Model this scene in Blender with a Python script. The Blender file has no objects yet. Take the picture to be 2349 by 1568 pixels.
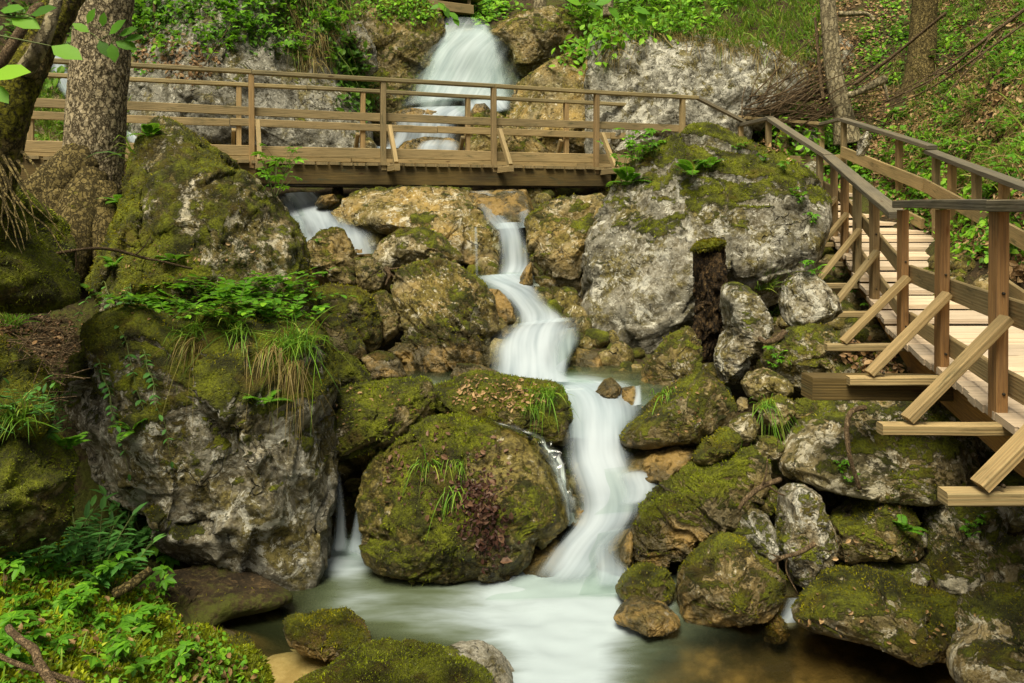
import bpy, math, random
import numpy as np
from mathutils import Vector, Matrix

# ------------------------------------------------------------------ frame
F, CX, HZ = 1827.0, 1174.5, 470.0        # focal length, centre and horizon on a 2349 x 1568 print
POOL = -2.6                              # water level of the lower pool; the eye is at z = 0
rng = np.random.default_rng(7)
random.seed(7)
scn = bpy.context.scene
COL = scn.collection


def at(u, v, Y):
    return np.array([(u - CX) / F * Y, Y, (HZ - v) / F * Y])


def D(s):
    return [tuple(float(a) for a in p.split(',')) for p in s.split()]


def K(col, row, s):                      # outline read off an enlargement of one ninth of the print
    ox, oy = 783.0 * col, (0.0, 526.1, 1041.8)[row]
    return [(ox + .33549 * x, oy + .33549 * y) for x, y in D(s)]


# ------------------------------------------------------------------ noise
def _h(ix, iy, iz, seed):
    h = (ix.astype(np.uint32) * np.uint32(374761393) + iy.astype(np.uint32) * np.uint32(668265263)
         + iz.astype(np.uint32) * np.uint32(2246822519) + np.uint32((seed * 3266489917) & 0xffffffff))
    h ^= h >> np.uint32(13)
    h *= np.uint32(1274126177)
    h ^= h >> np.uint32(16)
    h *= np.uint32(2654435761)
    h ^= h >> np.uint32(15)
    return h.astype(np.float64) / 2147483647.5 - 1.0


def vnoise(P, seed=0):
    I = np.floor(P).astype(np.int64)
    f = P - I
    f = f * f * f * (f * (f * 6 - 15) + 10)
    x, y, z = I[:, 0], I[:, 1], I[:, 2]
    fx, fy, fz = f[:, 0], f[:, 1], f[:, 2]
    r = 0
    for dx in (0, 1):
        for dy in (0, 1):
            for dz in (0, 1):
                w = (fx if dx else 1 - fx) * (fy if dy else 1 - fy) * (fz if dz else 1 - fz)
                r = r + w * _h(x + dx, y + dy, z + dz, seed)
    return r


_R = np.array([[.36, .48, -.8], [-.8, .6, 0], [.48, .64, .6]])


def fbm(P, octv=4, seed=0, gain=.5, ridge=False):
    a, s, t, Q = 1.0, 0.0, 0.0, P
    for o in range(octv):
        n = vnoise(Q, seed + o * 17)
        if ridge:
            n = 1 - 2 * np.abs(n)
        s = s + a * n
        t += a
        a *= gain
        Q = Q @ _R.T * 2.03 + 5.3
    return s / t


def sstep(a, b, x):
    t = np.clip((x - a) / (b - a), 0, 1)
    return t * t * (3 - 2 * t)


# ------------------------------------------------------------------ mesh helpers
def mesh_obj(name, V, T, mat=None, parent=None, smooth=True, attrs=None, uv=None, origin=None, quads=False):
    V = np.asarray(V, float)
    T = np.asarray(T, np.int32)
    k = T.shape[1]
    if origin is None:
        origin = np.array([(V[:, 0].min() + V[:, 0].max()) / 2, (V[:, 1].min() + V[:, 1].max()) / 2, V[:, 2].min()])
    origin = np.asarray(origin, float)
    me = bpy.data.meshes.new(name)
    me.vertices.add(len(V))
    me.vertices.foreach_set('co', (V - origin).astype(np.float32).ravel())
    me.loops.add(T.size)
    me.loops.foreach_set('vertex_index', T.ravel())
    me.polygons.add(len(T))
    me.polygons.foreach_set('loop_start', np.arange(0, T.size, k, dtype=np.int32))
    me.polygons.foreach_set('use_smooth', np.full(len(T), smooth))
    if uv is not None:
        l = me.uv_layers.new(name='UVMap')
        l.data.foreach_set('uv', np.asarray(uv, np.float32)[T.ravel()].ravel())
    for n, a in (attrs or {}).items():
        at_ = me.attributes.new(n, 'FLOAT', 'POINT')
        at_.data.foreach_set('value', np.asarray(a, np.float32))
    me.update(calc_edges=True)
    if mat:
        me.materials.append(mat)
    o = bpy.data.objects.new(name, me)
    COL.objects.link(o)
    o.location = origin
    if parent is not None:
        o.parent = parent
        pw = parent.get('_o')
        o.location = origin - (np.array(parent.location) if pw is None else np.array(pw))
    return o


def tag(o, label=None, cat=None, group=None, kind=None):
    for k, v in (('label', label), ('category', cat), ('group', group), ('kind', kind)):
        if v:
            o[k] = v
    return o


def empty(name, loc, label, cat, group=None):
    o = bpy.data.objects.new(name, None)
    COL.objects.link(o)
    o.location = loc
    o.empty_display_size = .1
    return tag(o, label, cat, group)


def copy_thing(root, loc, rot=0., scale=1., label=None, group=None):
    c = root.copy()
    COL.objects.link(c)
    c.location = loc
    c.rotation_euler = (0, 0, rot) if not isinstance(rot, tuple) else rot
    c.scale = (scale,) * 3
    if label:
        c['label'] = label
    if group:
        c['group'] = group
    for ch in list(root.children):
        d = ch.copy()
        COL.objects.link(d)
        d.parent = c
        for g in list(ch.children):
            e = g.copy()
            COL.objects.link(e)
            e.parent = d
    return c


def normals(V, T):
    fn = np.cross(V[T[:, 1]] - V[T[:, 0]], V[T[:, 2]] - V[T[:, 0]])
    N = np.zeros_like(V)
    for c in range(3):
        for k in range(3):
            N[:, c] += np.bincount(T[:, k], fn[:, c], len(V))
    return N / (np.linalg.norm(N, axis=1, keepdims=True) + 1e-12)


_ico = {}


def ico(n):
    if n in _ico:
        return _ico[n]
    if n == 0:
        t = (1 + 5 ** .5) / 2
        V = np.array([[-1, t, 0], [1, t, 0], [-1, -t, 0], [1, -t, 0], [0, -1, t], [0, 1, t], [0, -1, -t], [0, 1, -t],
                      [t, 0, -1], [t, 0, 1], [-t, 0, -1], [-t, 0, 1]], float)
        T = np.array([[0, 11, 5], [0, 5, 1], [0, 1, 7], [0, 7, 10], [0, 10, 11], [1, 5, 9], [5, 11, 4], [11, 10, 2],
                      [10, 7, 6], [7, 1, 8], [3, 9, 4], [3, 4, 2], [3, 2, 6], [3, 6, 8], [3, 8, 9], [4, 9, 5],
                      [2, 4, 11], [6, 2, 10], [8, 6, 7], [9, 8, 1]])
    else:
        V, T = ico(n - 1)
        E = np.sort(np.concatenate([T[:, [0, 1]], T[:, [1, 2]], T[:, [2, 0]]]), axis=1)
        U, inv = np.unique(E, axis=0, return_inverse=True)
        inv = inv.ravel() + len(V)
        V = np.concatenate([V, V[U[:, 0]] + V[U[:, 1]]])
        m = len(T)
        a, b, c = inv[:m], inv[m:2 * m], inv[2 * m:]
        T = np.concatenate([np.c_[T[:, 0], a, c], np.c_[T[:, 1], b, a], np.c_[T[:, 2], c, b], np.c_[a, b, c]])
    V = V / np.linalg.norm(V, axis=1, keepdims=True)
    _ico[n] = (V, T)
    return V, T


def frames(P):
    P = np.asarray(P, float)
    t = np.gradient(P, axis=0)
    t /= np.linalg.norm(t, axis=1, keepdims=True) + 1e-9
    ref = np.array([0, 1., 0]) if abs(t[0, 1]) < .8 else np.array([1., 0, 0])
    A, B = [], []
    a = np.cross(t[0], ref)
    for i in range(len(P)):
        a = a - t[i] * a.dot(t[i])
        a /= np.linalg.norm(a) + 1e-9
        A.append(a)
        B.append(np.cross(t[i], a))
    return t, np.array(A), np.array(B)


def resample(P, n):
    P = np.asarray(P, float)
    m = len(P)
    if m == 2:
        s = np.linspace(0, 1, n)[:, None]
        return P[0] * (1 - s) + P[1] * s
    x = np.linspace(0, m - 1, n)
    i = np.clip(np.floor(x).astype(int), 0, m - 2)
    t = (x - i)[:, None]
    Q = np.vstack([2 * P[0] - P[1], P, 2 * P[-1] - P[-2]])
    p0, p1, p2, p3 = Q[i], Q[i + 1], Q[i + 2], Q[i + 3]
    return .5 * (2 * p1 + (p2 - p0) * t + (2 * p0 - 5 * p1 + 4 * p2 - p3) * t * t + (3 * p1 - p0 - 3 * p2 + p3) * t ** 3)


def tube(P, R, seg=8, rough=0., seed=0, freq=6., cap=True):
    """Vertices, triangles and uv of a tapering tube along the points P."""
    P = np.asarray(P, float)
    R = np.asarray(R, float)
    n = len(P)
    _, A, B = frames(P)
    th = np.linspace(0, 2 * math.pi, seg, endpoint=False)
    c, s = np.cos(th), np.sin(th)
    dirs = A[:, None, :] * c[None, :, None] + B[:, None, :] * s[None, :, None]
    rr = np.repeat(R[:, None], seg, 1)
    V = (P[:, None, :] + dirs * rr[..., None]).reshape(-1, 3)
    if rough:
        d = fbm(V * freq, 3, seed) * rough
        V = V + dirs.reshape(-1, 3) * (d * rr.ravel())[:, None]
    i = np.arange(n - 1)[:, None] * seg
    j = np.arange(seg)[None, :]
    k = (j + 1) % seg
    a, b, cc, dd = (i + j).ravel(), (i + k).ravel(), (i + seg + k).ravel(), (i + seg + j).ravel()
    T = np.concatenate([np.c_[a, b, cc], np.c_[a, cc, dd]])
    if cap:
        V = np.vstack([V, P[0], P[-1]])
        m = n * seg
        j = np.arange(seg)
        T = np.concatenate([T, np.c_[np.full(seg, m), (j + 1) % seg, j],
                            np.c_[np.full(seg, m + 1), (n - 1) * seg + j, (n - 1) * seg + (j + 1) % seg]])
    return V, T


def join(parts):
    Vs, Ts, k = [], [], 0
    for V, T in parts:
        Vs.append(V)
        Ts.append(np.asarray(T) + k)
        k += len(V)
    return np.vstack(Vs), np.vstack(Ts)


def leaves(P, Dr, N, L, Wd, fold=.15, droop=.15, shape=1.):
    """Eight-point folded leaf blades; returns vertices and triangles."""
    P, Dr, N = (np.asarray(a, float) for a in (P, Dr, N))
    n = len(P)
    L = np.broadcast_to(np.asarray(L, float), (n,))[:, None]
    Wd = np.broadcast_to(np.asarray(Wd, float), (n,))[:, None]
    Dr = Dr / (np.linalg.norm(Dr, axis=1, keepdims=True) + 1e-9)
    S = np.cross(Dr, N)
    S /= np.linalg.norm(S, axis=1, keepdims=True) + 1e-9
    N = np.cross(S, Dr)

    def pt(t, w, up):
        return P + Dr * (t * L) + S * (w * Wd * .5) + N * (up * L - droop * t * t * L)
    a, b = .28 * shape, .66
    V = np.stack([pt(0, 0, 0), pt(a, -.85, fold * .5), pt(b, -.8, fold * .5), pt(1, 0, 0), pt(b, .8, fold * .5), pt(a, .85, fold * .5),
                  pt(a, 0, 0), pt(b, 0, 0)], 1).reshape(-1, 3)
    t = np.array([[0, 6, 1], [0, 5, 6], [1, 6, 7], [1, 7, 2], [6, 5, 4], [6, 4, 7], [2, 7, 3], [7, 4, 3]])
    T = (np.arange(n)[:, None, None] * 8 + t[None]).reshape(-1, 3)
    return V, T


def blades(P, Dr, L, Wd, droop, seg=3, side=None):
    """Curved grass blades."""
    P, Dr = np.asarray(P, float), np.asarray(Dr, float)
    n = len(P)
    L = np.broadcast_to(np.asarray(L, float), (n,))[:, None]
    Wd = np.broadcast_to(np.asarray(Wd, float), (n,))[:, None]
    dp = np.broadcast_to(np.asarray(droop, float), (n,))[:, None]
    Dr = Dr / (np.linalg.norm(Dr, axis=1, keepdims=True) + 1e-9)
    if side is None:
        side = rng.normal(size=(n, 3))
        side[:, 1] *= .3
    S = np.cross(Dr, np.cross(side, Dr))
    S /= np.linalg.norm(S, axis=1, keepdims=True) + 1e-9
    rows = []
    for i in range(seg):
        t = i / seg
        c = P + Dr * (t * L) - np.array([0, 0, 1.]) * (dp * t * t * L)
        w = Wd * .5 * (1 - t ** 2 * .7)
        rows += [c - S * w, c + S * w]
    rows.append(P + Dr * L - np.array([0, 0, 1.]) * (dp * L))
    V = np.stack(rows, 1).reshape(-1, 3)
    t = []
    for i in range(seg - 1):
        t += [[2 * i, 2 * i + 1, 2 * i + 3], [2 * i, 2 * i + 3, 2 * i + 2]]
    t.append([2 * seg - 2, 2 * seg - 1, 2 * seg])
    T = (np.arange(n)[:, None, None] * (2 * seg + 1) + np.array(t)[None]).reshape(-1, 3)
    return V, T


# ------------------------------------------------------------------ materials
class NT:
    def __init__(s, name):
        s.m = bpy.data.materials.new(name)
        s.m.use_nodes = True
        s.t = s.m.node_tree
        s.t.nodes.clear()
        s.out = s.t.nodes.new('ShaderNodeOutputMaterial')

    def n(s, typ, **kw):
        nd = s.t.nodes.new('ShaderNode' + typ)
        for k, v in kw.items():
            if isinstance(v, tuple) and k.startswith('i_'):
                pass
            setattr(nd, k, v)
        return nd

    def put(s, sock, v):
        if isinstance(v, bpy.types.NodeSocket):
            s.t.links.new(v, sock)
        elif isinstance(v, (tuple, list)) and len(v) == 3 and sock.type == 'RGBA':
            sock.default_value = (*v, 1)
        else:
            sock.default_value = v

    def math(s, op, a, b=0., c=0., clamp=False):
        nd = s.n('Math', operation=op, use_clamp=clamp)
        s.put(nd.inputs[0], a)
        s.put(nd.inputs[1], b)
        s.put(nd.inputs[2], c)
        return nd.outputs[0]

    def ramp(s, x, a, b, lo=0., hi=1.):
        nd = s.n('MapRange', interpolation_type='SMOOTHSTEP')
        for i, v in enumerate((x, a, b, lo, hi)):
            s.put(nd.inputs[i], v)
        return nd.outputs[0]

    def mix(s, f, a, b, mode='MIX'):
        nd = s.n('Mix', data_type='RGBA', blend_type=mode)
        s.put(nd.inputs[0], f)
        s.put(nd.inputs[6], a)
        s.put(nd.inputs[7], b)
        return nd.outputs[2]

    def noise(s, vec, scale, detail=4., rough=.55, dist=0.):
        nd = s.n('TexNoise')
        s.put(nd.inputs['Vector'], vec)
        for k, v in (('Scale', scale), ('Detail', detail), ('Roughness', rough), ('Distortion', dist)):
            s.put(nd.inputs[k], v)
        return nd.outputs[0]

    def voro(s, vec, scale, feature='F1', rnd=1.):
        nd = s.n('TexVoronoi', feature=feature)
        s.put(nd.inputs['Vector'], vec)
        s.put(nd.inputs['Scale'], scale)
        s.put(nd.inputs['Randomness'], rnd)
        return nd.outputs[0]

    def vmul(s, vec, k):
        nd = s.n('VectorMath', operation='MULTIPLY')
        s.put(nd.inputs[0], vec)
        s.put(nd.inputs[1], k)
        return nd.outputs[0]

    def vadd(s, vec, k):
        nd = s.n('VectorMath', operation='ADD')
        s.put(nd.inputs[0], vec)
        s.put(nd.inputs[1], k)
        return nd.outputs[0]

    def attr(s, name, typ='GEOMETRY'):
        nd = s.n('Attribute', attribute_type=typ, attribute_name=name)
        return nd.outputs['Fac']

    def coord(s, spread=37.):
        tc = s.n('TexCoord').outputs['Object']
        oi = s.n('ObjectInfo').outputs['Random']
        cx = s.n('CombineXYZ')
        s.put(cx.inputs[0], s.math('MULTIPLY', oi, spread))
        s.put(cx.inputs[1], s.math('MULTIPLY', oi, spread * 2.7))
        s.put(cx.inputs[2], s.math('MULTIPLY', oi, spread * .6))
        return s.vadd(tc, cx.outputs[0])

    def bump(s, h, strength, dist, normal=None):
        nd = s.n('Bump')
        s.put(nd.inputs['Strength'], strength)
        s.put(nd.inputs['Distance'], dist)
        s.put(nd.inputs['Height'], h)
        if normal is not None:
            s.put(nd.inputs['Normal'], normal)
        return nd.outputs[0]

    def bsdf(s, color, rough=.8, normal=None, spec=.3, **kw):
        nd = s.n('BsdfPrincipled')
        s.put(nd.inputs['Base Color'], color)
        s.put(nd.inputs['Roughness'], rough)
        s.put(nd.inputs['Specular IOR Level'], spec)
        if normal is not None:
            s.put(nd.inputs['Normal'], normal)
        for k, v in kw.items():
            s.put(nd.inputs[k], v)
        return nd.outputs[0]

    def mixs(s, f, a, b):
        nd = s.n('MixShader')
        s.put(nd.inputs[0], f)
        s.t.links.new(a, nd.inputs[1])
        s.t.links.new(b, nd.inputs[2])
        return nd.outputs[0]

    def done(s, sh):
        s.t.links.new(sh, s.out.inputs[0])
        return s.m


def rock_material(name, light, mid, dark, lich, mossd, mossl):
    """Limestone with lichen, moss (vertex attribute 'moss') and a wet foot; per-object properties tone, lichen and wet_z steer it."""
    n = NT(name)
    co = n.coord()
    big = n.noise(co, 1.6, 6, .6)
    med = n.noise(co, 6., 8, .68, .4)
    fine = n.noise(co, 26., 8, .72)
    tone = n.attr('tone', 'OBJECT')
    lic = n.attr('lichen', 'OBJECT')
    wz = n.attr('wet_z', 'OBJECT')
    film_ = n.attr('film', 'OBJECT')
    base = n.mix(n.ramp(med, .34, .60), dark, mid)
    base = n.mix(n.ramp(n.math('ADD', n.math('MULTIPLY', fine, .7), n.math('MULTIPLY', big, .4)), .52, .74), base, light)
    warm = n.mix(n.ramp(n.noise(co, 3.3, 4, .6), .38, .66), (.40, .26, .055), (.26, .185, .06))
    base = n.mix(n.math('MULTIPLY', n.math('MULTIPLY', tone, .8), n.ramp(big, .3, .62)), base, warm)
    # olive algal film in ragged patches
    fm = n.ramp(n.math('ADD', n.noise(co, 2.1, 11, .74, .5), n.math('MULTIPLY', n.math('SUBTRACT', film_, .5), .5)), .46, .57)
    base = n.mix(n.math('MULTIPLY', fm, .82), base, n.mix(n.ramp(fine, .38, .62), (.038, .030, .003), (.18, .143, .018)))
    # lichen crusts with their own ragged outlines
    ln = n.noise(co, 5.5, 11, .78, .6)
    lm = n.ramp(n.math('ADD', ln, n.math('MULTIPLY', lic, .13)), .635, .675)
    sp = n.ramp(n.noise(co, 21., 7, .72), .57, .63)
    lm = n.math('MAXIMUM', lm, n.math('MULTIPLY', sp, n.ramp(n.math('ADD', med, n.math('MULTIPLY', lic, .22)), .52, .70)))
    base = n.mix(n.math('MULTIPLY', lm, .85), base, n.mix(n.ramp(fine, .4, .6), lich, light))
    # dark pits and cracks
    pits = n.ramp(n.noise(co, 13., 9, .8, .9), .33, .44)
    base = n.mix(pits, n.mix(.7, base, (.016, .013, .007)), base)
    wv = n.n('TexNoise')
    n.put(wv.inputs['Vector'], co)
    n.put(wv.inputs['Scale'], 2.6)
    n.put(wv.inputs['Detail'], 4.)
    cw = n.vadd(co, n.vmul(wv.outputs[1], (.9, .9, .9)))
    crk = n.math('MULTIPLY', n.ramp(n.voro(cw, 1.1, 'DISTANCE_TO_EDGE'), .016, .003), n.ramp(n.noise(co, 1.9, 4, .6), .52, .60))
    crk = n.math('MAXIMUM', crk, n.math('MULTIPLY', n.ramp(n.voro(cw, 4.2, 'DISTANCE_TO_EDGE'), .03, .006), n.math('MULTIPLY', n.ramp(n.noise(co, 2.7, 4, .6), .57, .64), .6)))
    base = n.mix(n.math('MULTIPLY', crk, .62), base, (.030, .024, .011))
    # moss
    ms = n.attr('moss')
    mn = n.noise(co, 9., 9, .72, .3)
    mf = n.noise(co, 60., 5, .7)
    mm = n.ramp(n.math('ADD', ms, n.math('ADD', n.math('MULTIPLY', n.math('SUBTRACT', mn, .5), 1.7), n.math('MULTIPLY', n.math('SUBTRACT', mf, .5), .5))), .42, .60)
    mc = n.mix(n.ramp(n.noise(co, 5., 5, .6), .36, .64), mossd, mossl)
    mc = n.mix(n.ramp(mf, .35, .65), n.mix(.60, mc, (.020, .016, .003)), mc)
    br = n.ramp(n.noise(co, 3., 6, .65), .5, .68)
    mc = n.mix(n.math('MULTIPLY', br, .6), mc, (.12, .075, .008))
    col = n.mix(mm, base, mc)
    # wet foot just above the water
    pz = n.n('SeparateXYZ')
    n.put(pz.inputs[0], n.n('NewGeometry').outputs['Position'])
    hz = n.math('ADD', n.math('SUBTRACT', pz.outputs[2], wz), n.math('MULTIPLY', n.math('SUBTRACT', n.noise(co, 5., 4, .6), .5), .35))
    wet = n.ramp(hz, .16, .02)
    och = n.mix(n.ramp(n.noise(co, 4., 5, .6), .45, .58), (.045, .035, .014), (.30, .19, .055))
    col = n.mix(n.math('MULTIPLY', wet, .75), col, och)
    damp = n.ramp(hz, .42, .10)
    col = n.mix(n.math('MULTIPLY', damp, n.math('SUBTRACT', .55, n.math('MULTIPLY', wet, .4))), col, n.mix(.85, col, (.012, .010, .004)))
    glo = n.attr('gloss', 'OBJECT')
    rough = n.math('SUBTRACT', .88, n.math('MULTIPLY', n.math('MAXIMUM', n.math('MAXIMUM', wet, n.math('MULTIPLY', damp, .8)), n.math('MULTIPLY', glo, n.math('SUBTRACT', 1., n.math('MULTIPLY', mm, .6)))), .62))
    hgt = n.math('ADD', n.math('MULTIPLY', med, .9), n.math('ADD', n.math('MULTIPLY', fine, .35), n.math('MULTIPLY', pits, .35)))
    hgt = n.math('ADD', hgt, n.math('MULTIPLY', mm, n.math('ADD', .15, n.math('MULTIPLY', mf, .9))))
    hgt = n.math('SUBTRACT', hgt, n.math('MULTIPLY', crk, n.math('SUBTRACT', .9, n.math('MULTIPLY', mm, .7))))
    nm = n.bump(hgt, 1., .05)
    return n.done(n.bsdf(col, rough, nm, .35))


def leaf_material(name, c0, c1, c2, trans=.4):
    n = NT(name)
    t = n.attr('tint')
    c = n.mix(n.ramp(t, 0., .5), c0, c1)
    c = n.mix(n.ramp(t, .5, 1.), c, c2)
    d = n.bsdf(c, .55, None, .25)
    tr = n.n('BsdfTranslucent')
    n.put(tr.inputs[0], n.mix(.5, c, c2))
    return n.done(n.mixs(trans, d, tr.outputs[0]))


def wood_material(name, a, b, c, dark=(.035, .026, .014), worn=.5):
    """Sawn timber; u runs along the board in metres."""
    n = NT(name)
    uv = n.n('TexCoord').outputs['UV']
    oi = n.n('ObjectInfo').outputs['Random']
    cx = n.n('CombineXYZ')
    n.put(cx.inputs[0], n.math('MULTIPLY', oi, 91.))
    n.put(cx.inputs[1], n.math('MULTIPLY', oi, 37.))
    uv = n.vadd(uv, cx.outputs[0])
    warp = n.noise(n.vmul(uv, (1.2, 5., 1.)), 1., 3, .5)
    g = n.n('TexWave', wave_type='BANDS', bands_direction='Y', wave_profile='SIN')
    n.put(g.inputs['Vector'], n.vadd(n.vmul(uv, (.5, 16., 1.)), n.vmul(n.n('TexNoise').outputs[1], (0., 0., 0.))))
    n.put(g.inputs['Scale'], 1.)
    n.put(g.inputs['Distortion'], 5.)
    n.put(g.inputs['Detail'], 2.)
    fib = n.noise(n.vmul(uv, (3., 95., 1.)), 1., 4, .65)
    col = n.mix(n.ramp(warp, .3, .7), a, b)
    col = n.mix(n.math('MULTIPLY', n.ramp(g.outputs['Fac'], .35, .8), .22), col, c)
    col = n.mix(n.math('MULTIPLY', n.ramp(fib, .60, .40), .30), col, dark)
    kn = n.voro(n.vmul(uv, (1.6, 5.5, 1.)), 1.)
    col = n.mix(n.math('MULTIPLY', n.ramp(kn, .10, .04), .8), col, (.06, .028, .010))
    st = n.noise(n.vmul(uv, (2.2, 9., 1.)), 1.6, 7, .7)
    col = n.mix(n.math('MULTIPLY', n.ramp(st, .52, .72), worn), col, n.mix(.6, dark, (.115, .115, .05)))
    ob = n.attr('warm', 'OBJECT')
    col = n.mix(n.math('MULTIPLY', ob, .75), col, n.mix(n.ramp(fib, .3, .6), (.20, .055, .010), (.42, .16, .03)))
    col = n.mix(1., col, n.mix(oi, (.78, .78, .78), (1.15, 1.1, 1.02)), 'MULTIPLY')
    h = n.math('ADD', n.math('MULTIPLY', fib, .8), n.math('MULTIPLY', g.outputs['Fac'], .3))
    return n.done(n.bsdf(col, .75, n.bump(h, .5, .006), .3))


M = {}
M['rock'] = rock_material('limestone', (.44, .40, .27), (.22, .19, .10), (.058, .047, .016), (.64, .59, .43), (.042, .046, .002), (.23, .26, .006))
M['grey'] = rock_material('grey limestone', (.41, .40, .33), (.215, .205, .155), (.060, .054, .030), (.61, .59, .47), (.040, .044, .002), (.22, .25, .006))
M['leaf'] = leaf_material('fresh leaf', (.042, .125, .008), (.105, .29, .015), (.26, .52, .025))
M['leafdark'] = leaf_material('woodland leaf', (.026, .066, .008), (.06, .15, .013), (.14, .28, .02))
M['blue'] = leaf_material('herb leaf', (.035, .12, .022), (.085, .24, .045), (.17, .38, .07))
M['grass'] = leaf_material('grass blade', (.05, .14, .008), (.14, .30, .018), (.32, .38, .05), .3)
M['straw'] = leaf_material('dry grass', (.16, .11, .035), (.28, .21, .07), (.14, .20, .03), .3)
M['dead'] = leaf_material('fallen leaf', (.07, .033, .012), (.20, .115, .045), (.42, .28, .13), .12)
M['wetdead'] = leaf_material('wet fallen leaf', (.02, .009, .006), (.05, .02, .012), (.16, .09, .05), .1)
M['tuft'] = leaf_material('moss shoots', (.040, .037, .002), (.17, .16, .004), (.48, .45, .010), .3)
M['tuftg'] = leaf_material('green moss shoots', (.036, .044, .002), (.15, .18, .005), (.42, .48, .012), .3)
M['wood'] = wood_material('weathered larch', (.40, .31, .15), (.285, .23, .11), (.34, .19, .075), (.075, .062, .034), worn=.95)
M['rail'] = wood_material('grey handrail', (.20, .175, .115), (.14, .13, .095), (.12, .10, .06), worn=.5)
M['deck'] = wood_material('trodden deck board', (.66, .545, .40), (.58, .48, .345), (.48, .37, .25), (.17, .13, .08), worn=.25)
M['beam'] = wood_material('stained beam', (.18, .125, .038), (.065, .048, .018), (.24, .16, .045), (.012, .009, .005), worn=1.)
M['rail2'] = wood_material('olive handrail', (.37, .305, .145), (.27, .225, .11), (.22, .165, .075), worn=.5)
M['yellow'] = wood_material('yellow stringer', (.46, .25, .05), (.33, .20, .06), (.22, .13, .05), worn=.5)


def _bark(name, c0, c1, crack, lich, vs, stretch, mossc=(.075, .07, .008)):
    n = NT(name)
    co = n.coord()
    w = n.noise(co, 7., 4, .6)
    cv = n.vadd(n.vmul(co, (1., 1., stretch)), n.vmul(n.n('CombineXYZ').outputs[0], (0., 0., 0.)))
    nz = n.n('TexNoise')
    n.put(nz.inputs['Vector'], co)
    n.put(nz.inputs['Scale'], 13.)
    n.put(nz.inputs['Detail'], 6.)
    n.put(nz.inputs['Roughness'], .65)
    cv = n.vadd(cv, n.vmul(nz.outputs[1], (.14, .14, .10)))
    e = n.voro(cv, vs, 'DISTANCE_TO_EDGE')
    cm = n.ramp(n.math('ADD', e, n.math('MULTIPLY', n.math('SUBTRACT', n.noise(co, 30., 5, .7), .5), .25)), .0, .15)
    col = n.mix(n.ramp(n.noise(co, 22., 6, .7), .35, .65), c0, c1)
    col = n.mix(n.math('MULTIPLY', n.ramp(n.noise(co, 34., 5, .7), .56, .66), .6), col, lich)
    col = n.mix(cm, crack, col)
    ms = n.attr('moss')
    mm = n.ramp(n.math('ADD', ms, n.math('MULTIPLY', n.math('SUBTRACT', n.noise(co, 12., 8, .7), .5), 1.6)), .45, .62)
    mc = n.mix(n.ramp(n.noise(co, 40., 4, .7), .35, .65), (.016, .015, .003), mossc)
    col = n.mix(mm, col, mc)
    h = n.math('ADD', n.math('MULTIPLY', cm, .8), n.math('MULTIPLY', n.noise(co, 45., 5, .7), .5))
    return n.done(n.bsdf(col, .9, n.bump(h, .9, .025), .2))


M['bark'] = _bark('spruce bark', (.26, .21, .115), (.44, .365, .22), (.075, .056, .028), (.60, .52, .36), 25., .42)
M['beech'] = _bark('smooth bark', (.24, .20, .11), (.36, .31, .18), (.15, .125, .07), (.48, .46, .36), 14., .35)
M['mossbark'] = _bark('mossy bark', (.10, .075, .022), (.20, .155, .055), (.055, .042, .014), (.24, .20, .10), 26., .4, (.19, .18, .012))
M['twig'] = _bark('dead branch', (.15, .10, .05), (.27, .19, .10), (.09, .06, .03), (.36, .28, .17), 90., .15)
M['rot'] = _bark('rotten stump wood', (.030, .020, .010), (.085, .052, .020), (.005, .004, .003), (.22, .15, .055), 30., .10)


def earth():
    n = NT('forest soil')
    co = n.n('TexCoord').outputs['Object']
    a = n.noise(co, 5., 8, .7)
    b = n.noise(co, 22., 8, .7)
    c = n.mix(n.ramp(a, .35, .65), (.024, .017, .008), (.062, .042, .019))
    c = n.mix(n.ramp(b, .52, .66), c, (.13, .085, .038))
    c = n.mix(n.ramp(n.math('ADD', n.math('MULTIPLY', n.noise(co, 1.5, 5, .6), .7), n.math('MULTIPLY', b, .4)), .52, .64), c, (.070, .078, .012))
    # gravel bed under the water is ochre
    pz = n.n('SeparateXYZ')
    n.put(pz.inputs[0], n.n('NewGeometry').outputs['Position'])
    bed = n.ramp(n.math('ADD', pz.outputs[2], n.math('MULTIPLY', n.math('SUBTRACT', a, .5), .1)), POOL + .06, POOL - .04)
    st = n.voro(co, 9.)
    och = n.mix(n.ramp(n.noise(co, 2.6, 5, .6), .40, .62), (.045, .038, .014), (.27, .20, .085))
    och = n.mix(n.ramp(st, .2, .6), och, n.mix(.5, och, (.05, .04, .018)))
    c = n.mix(bed, c, och)
    return n.done(n.bsdf(c, .9, n.bump(n.math('ADD', a, b), .8, .06), .2))


M['earth'] = earth()


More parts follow.
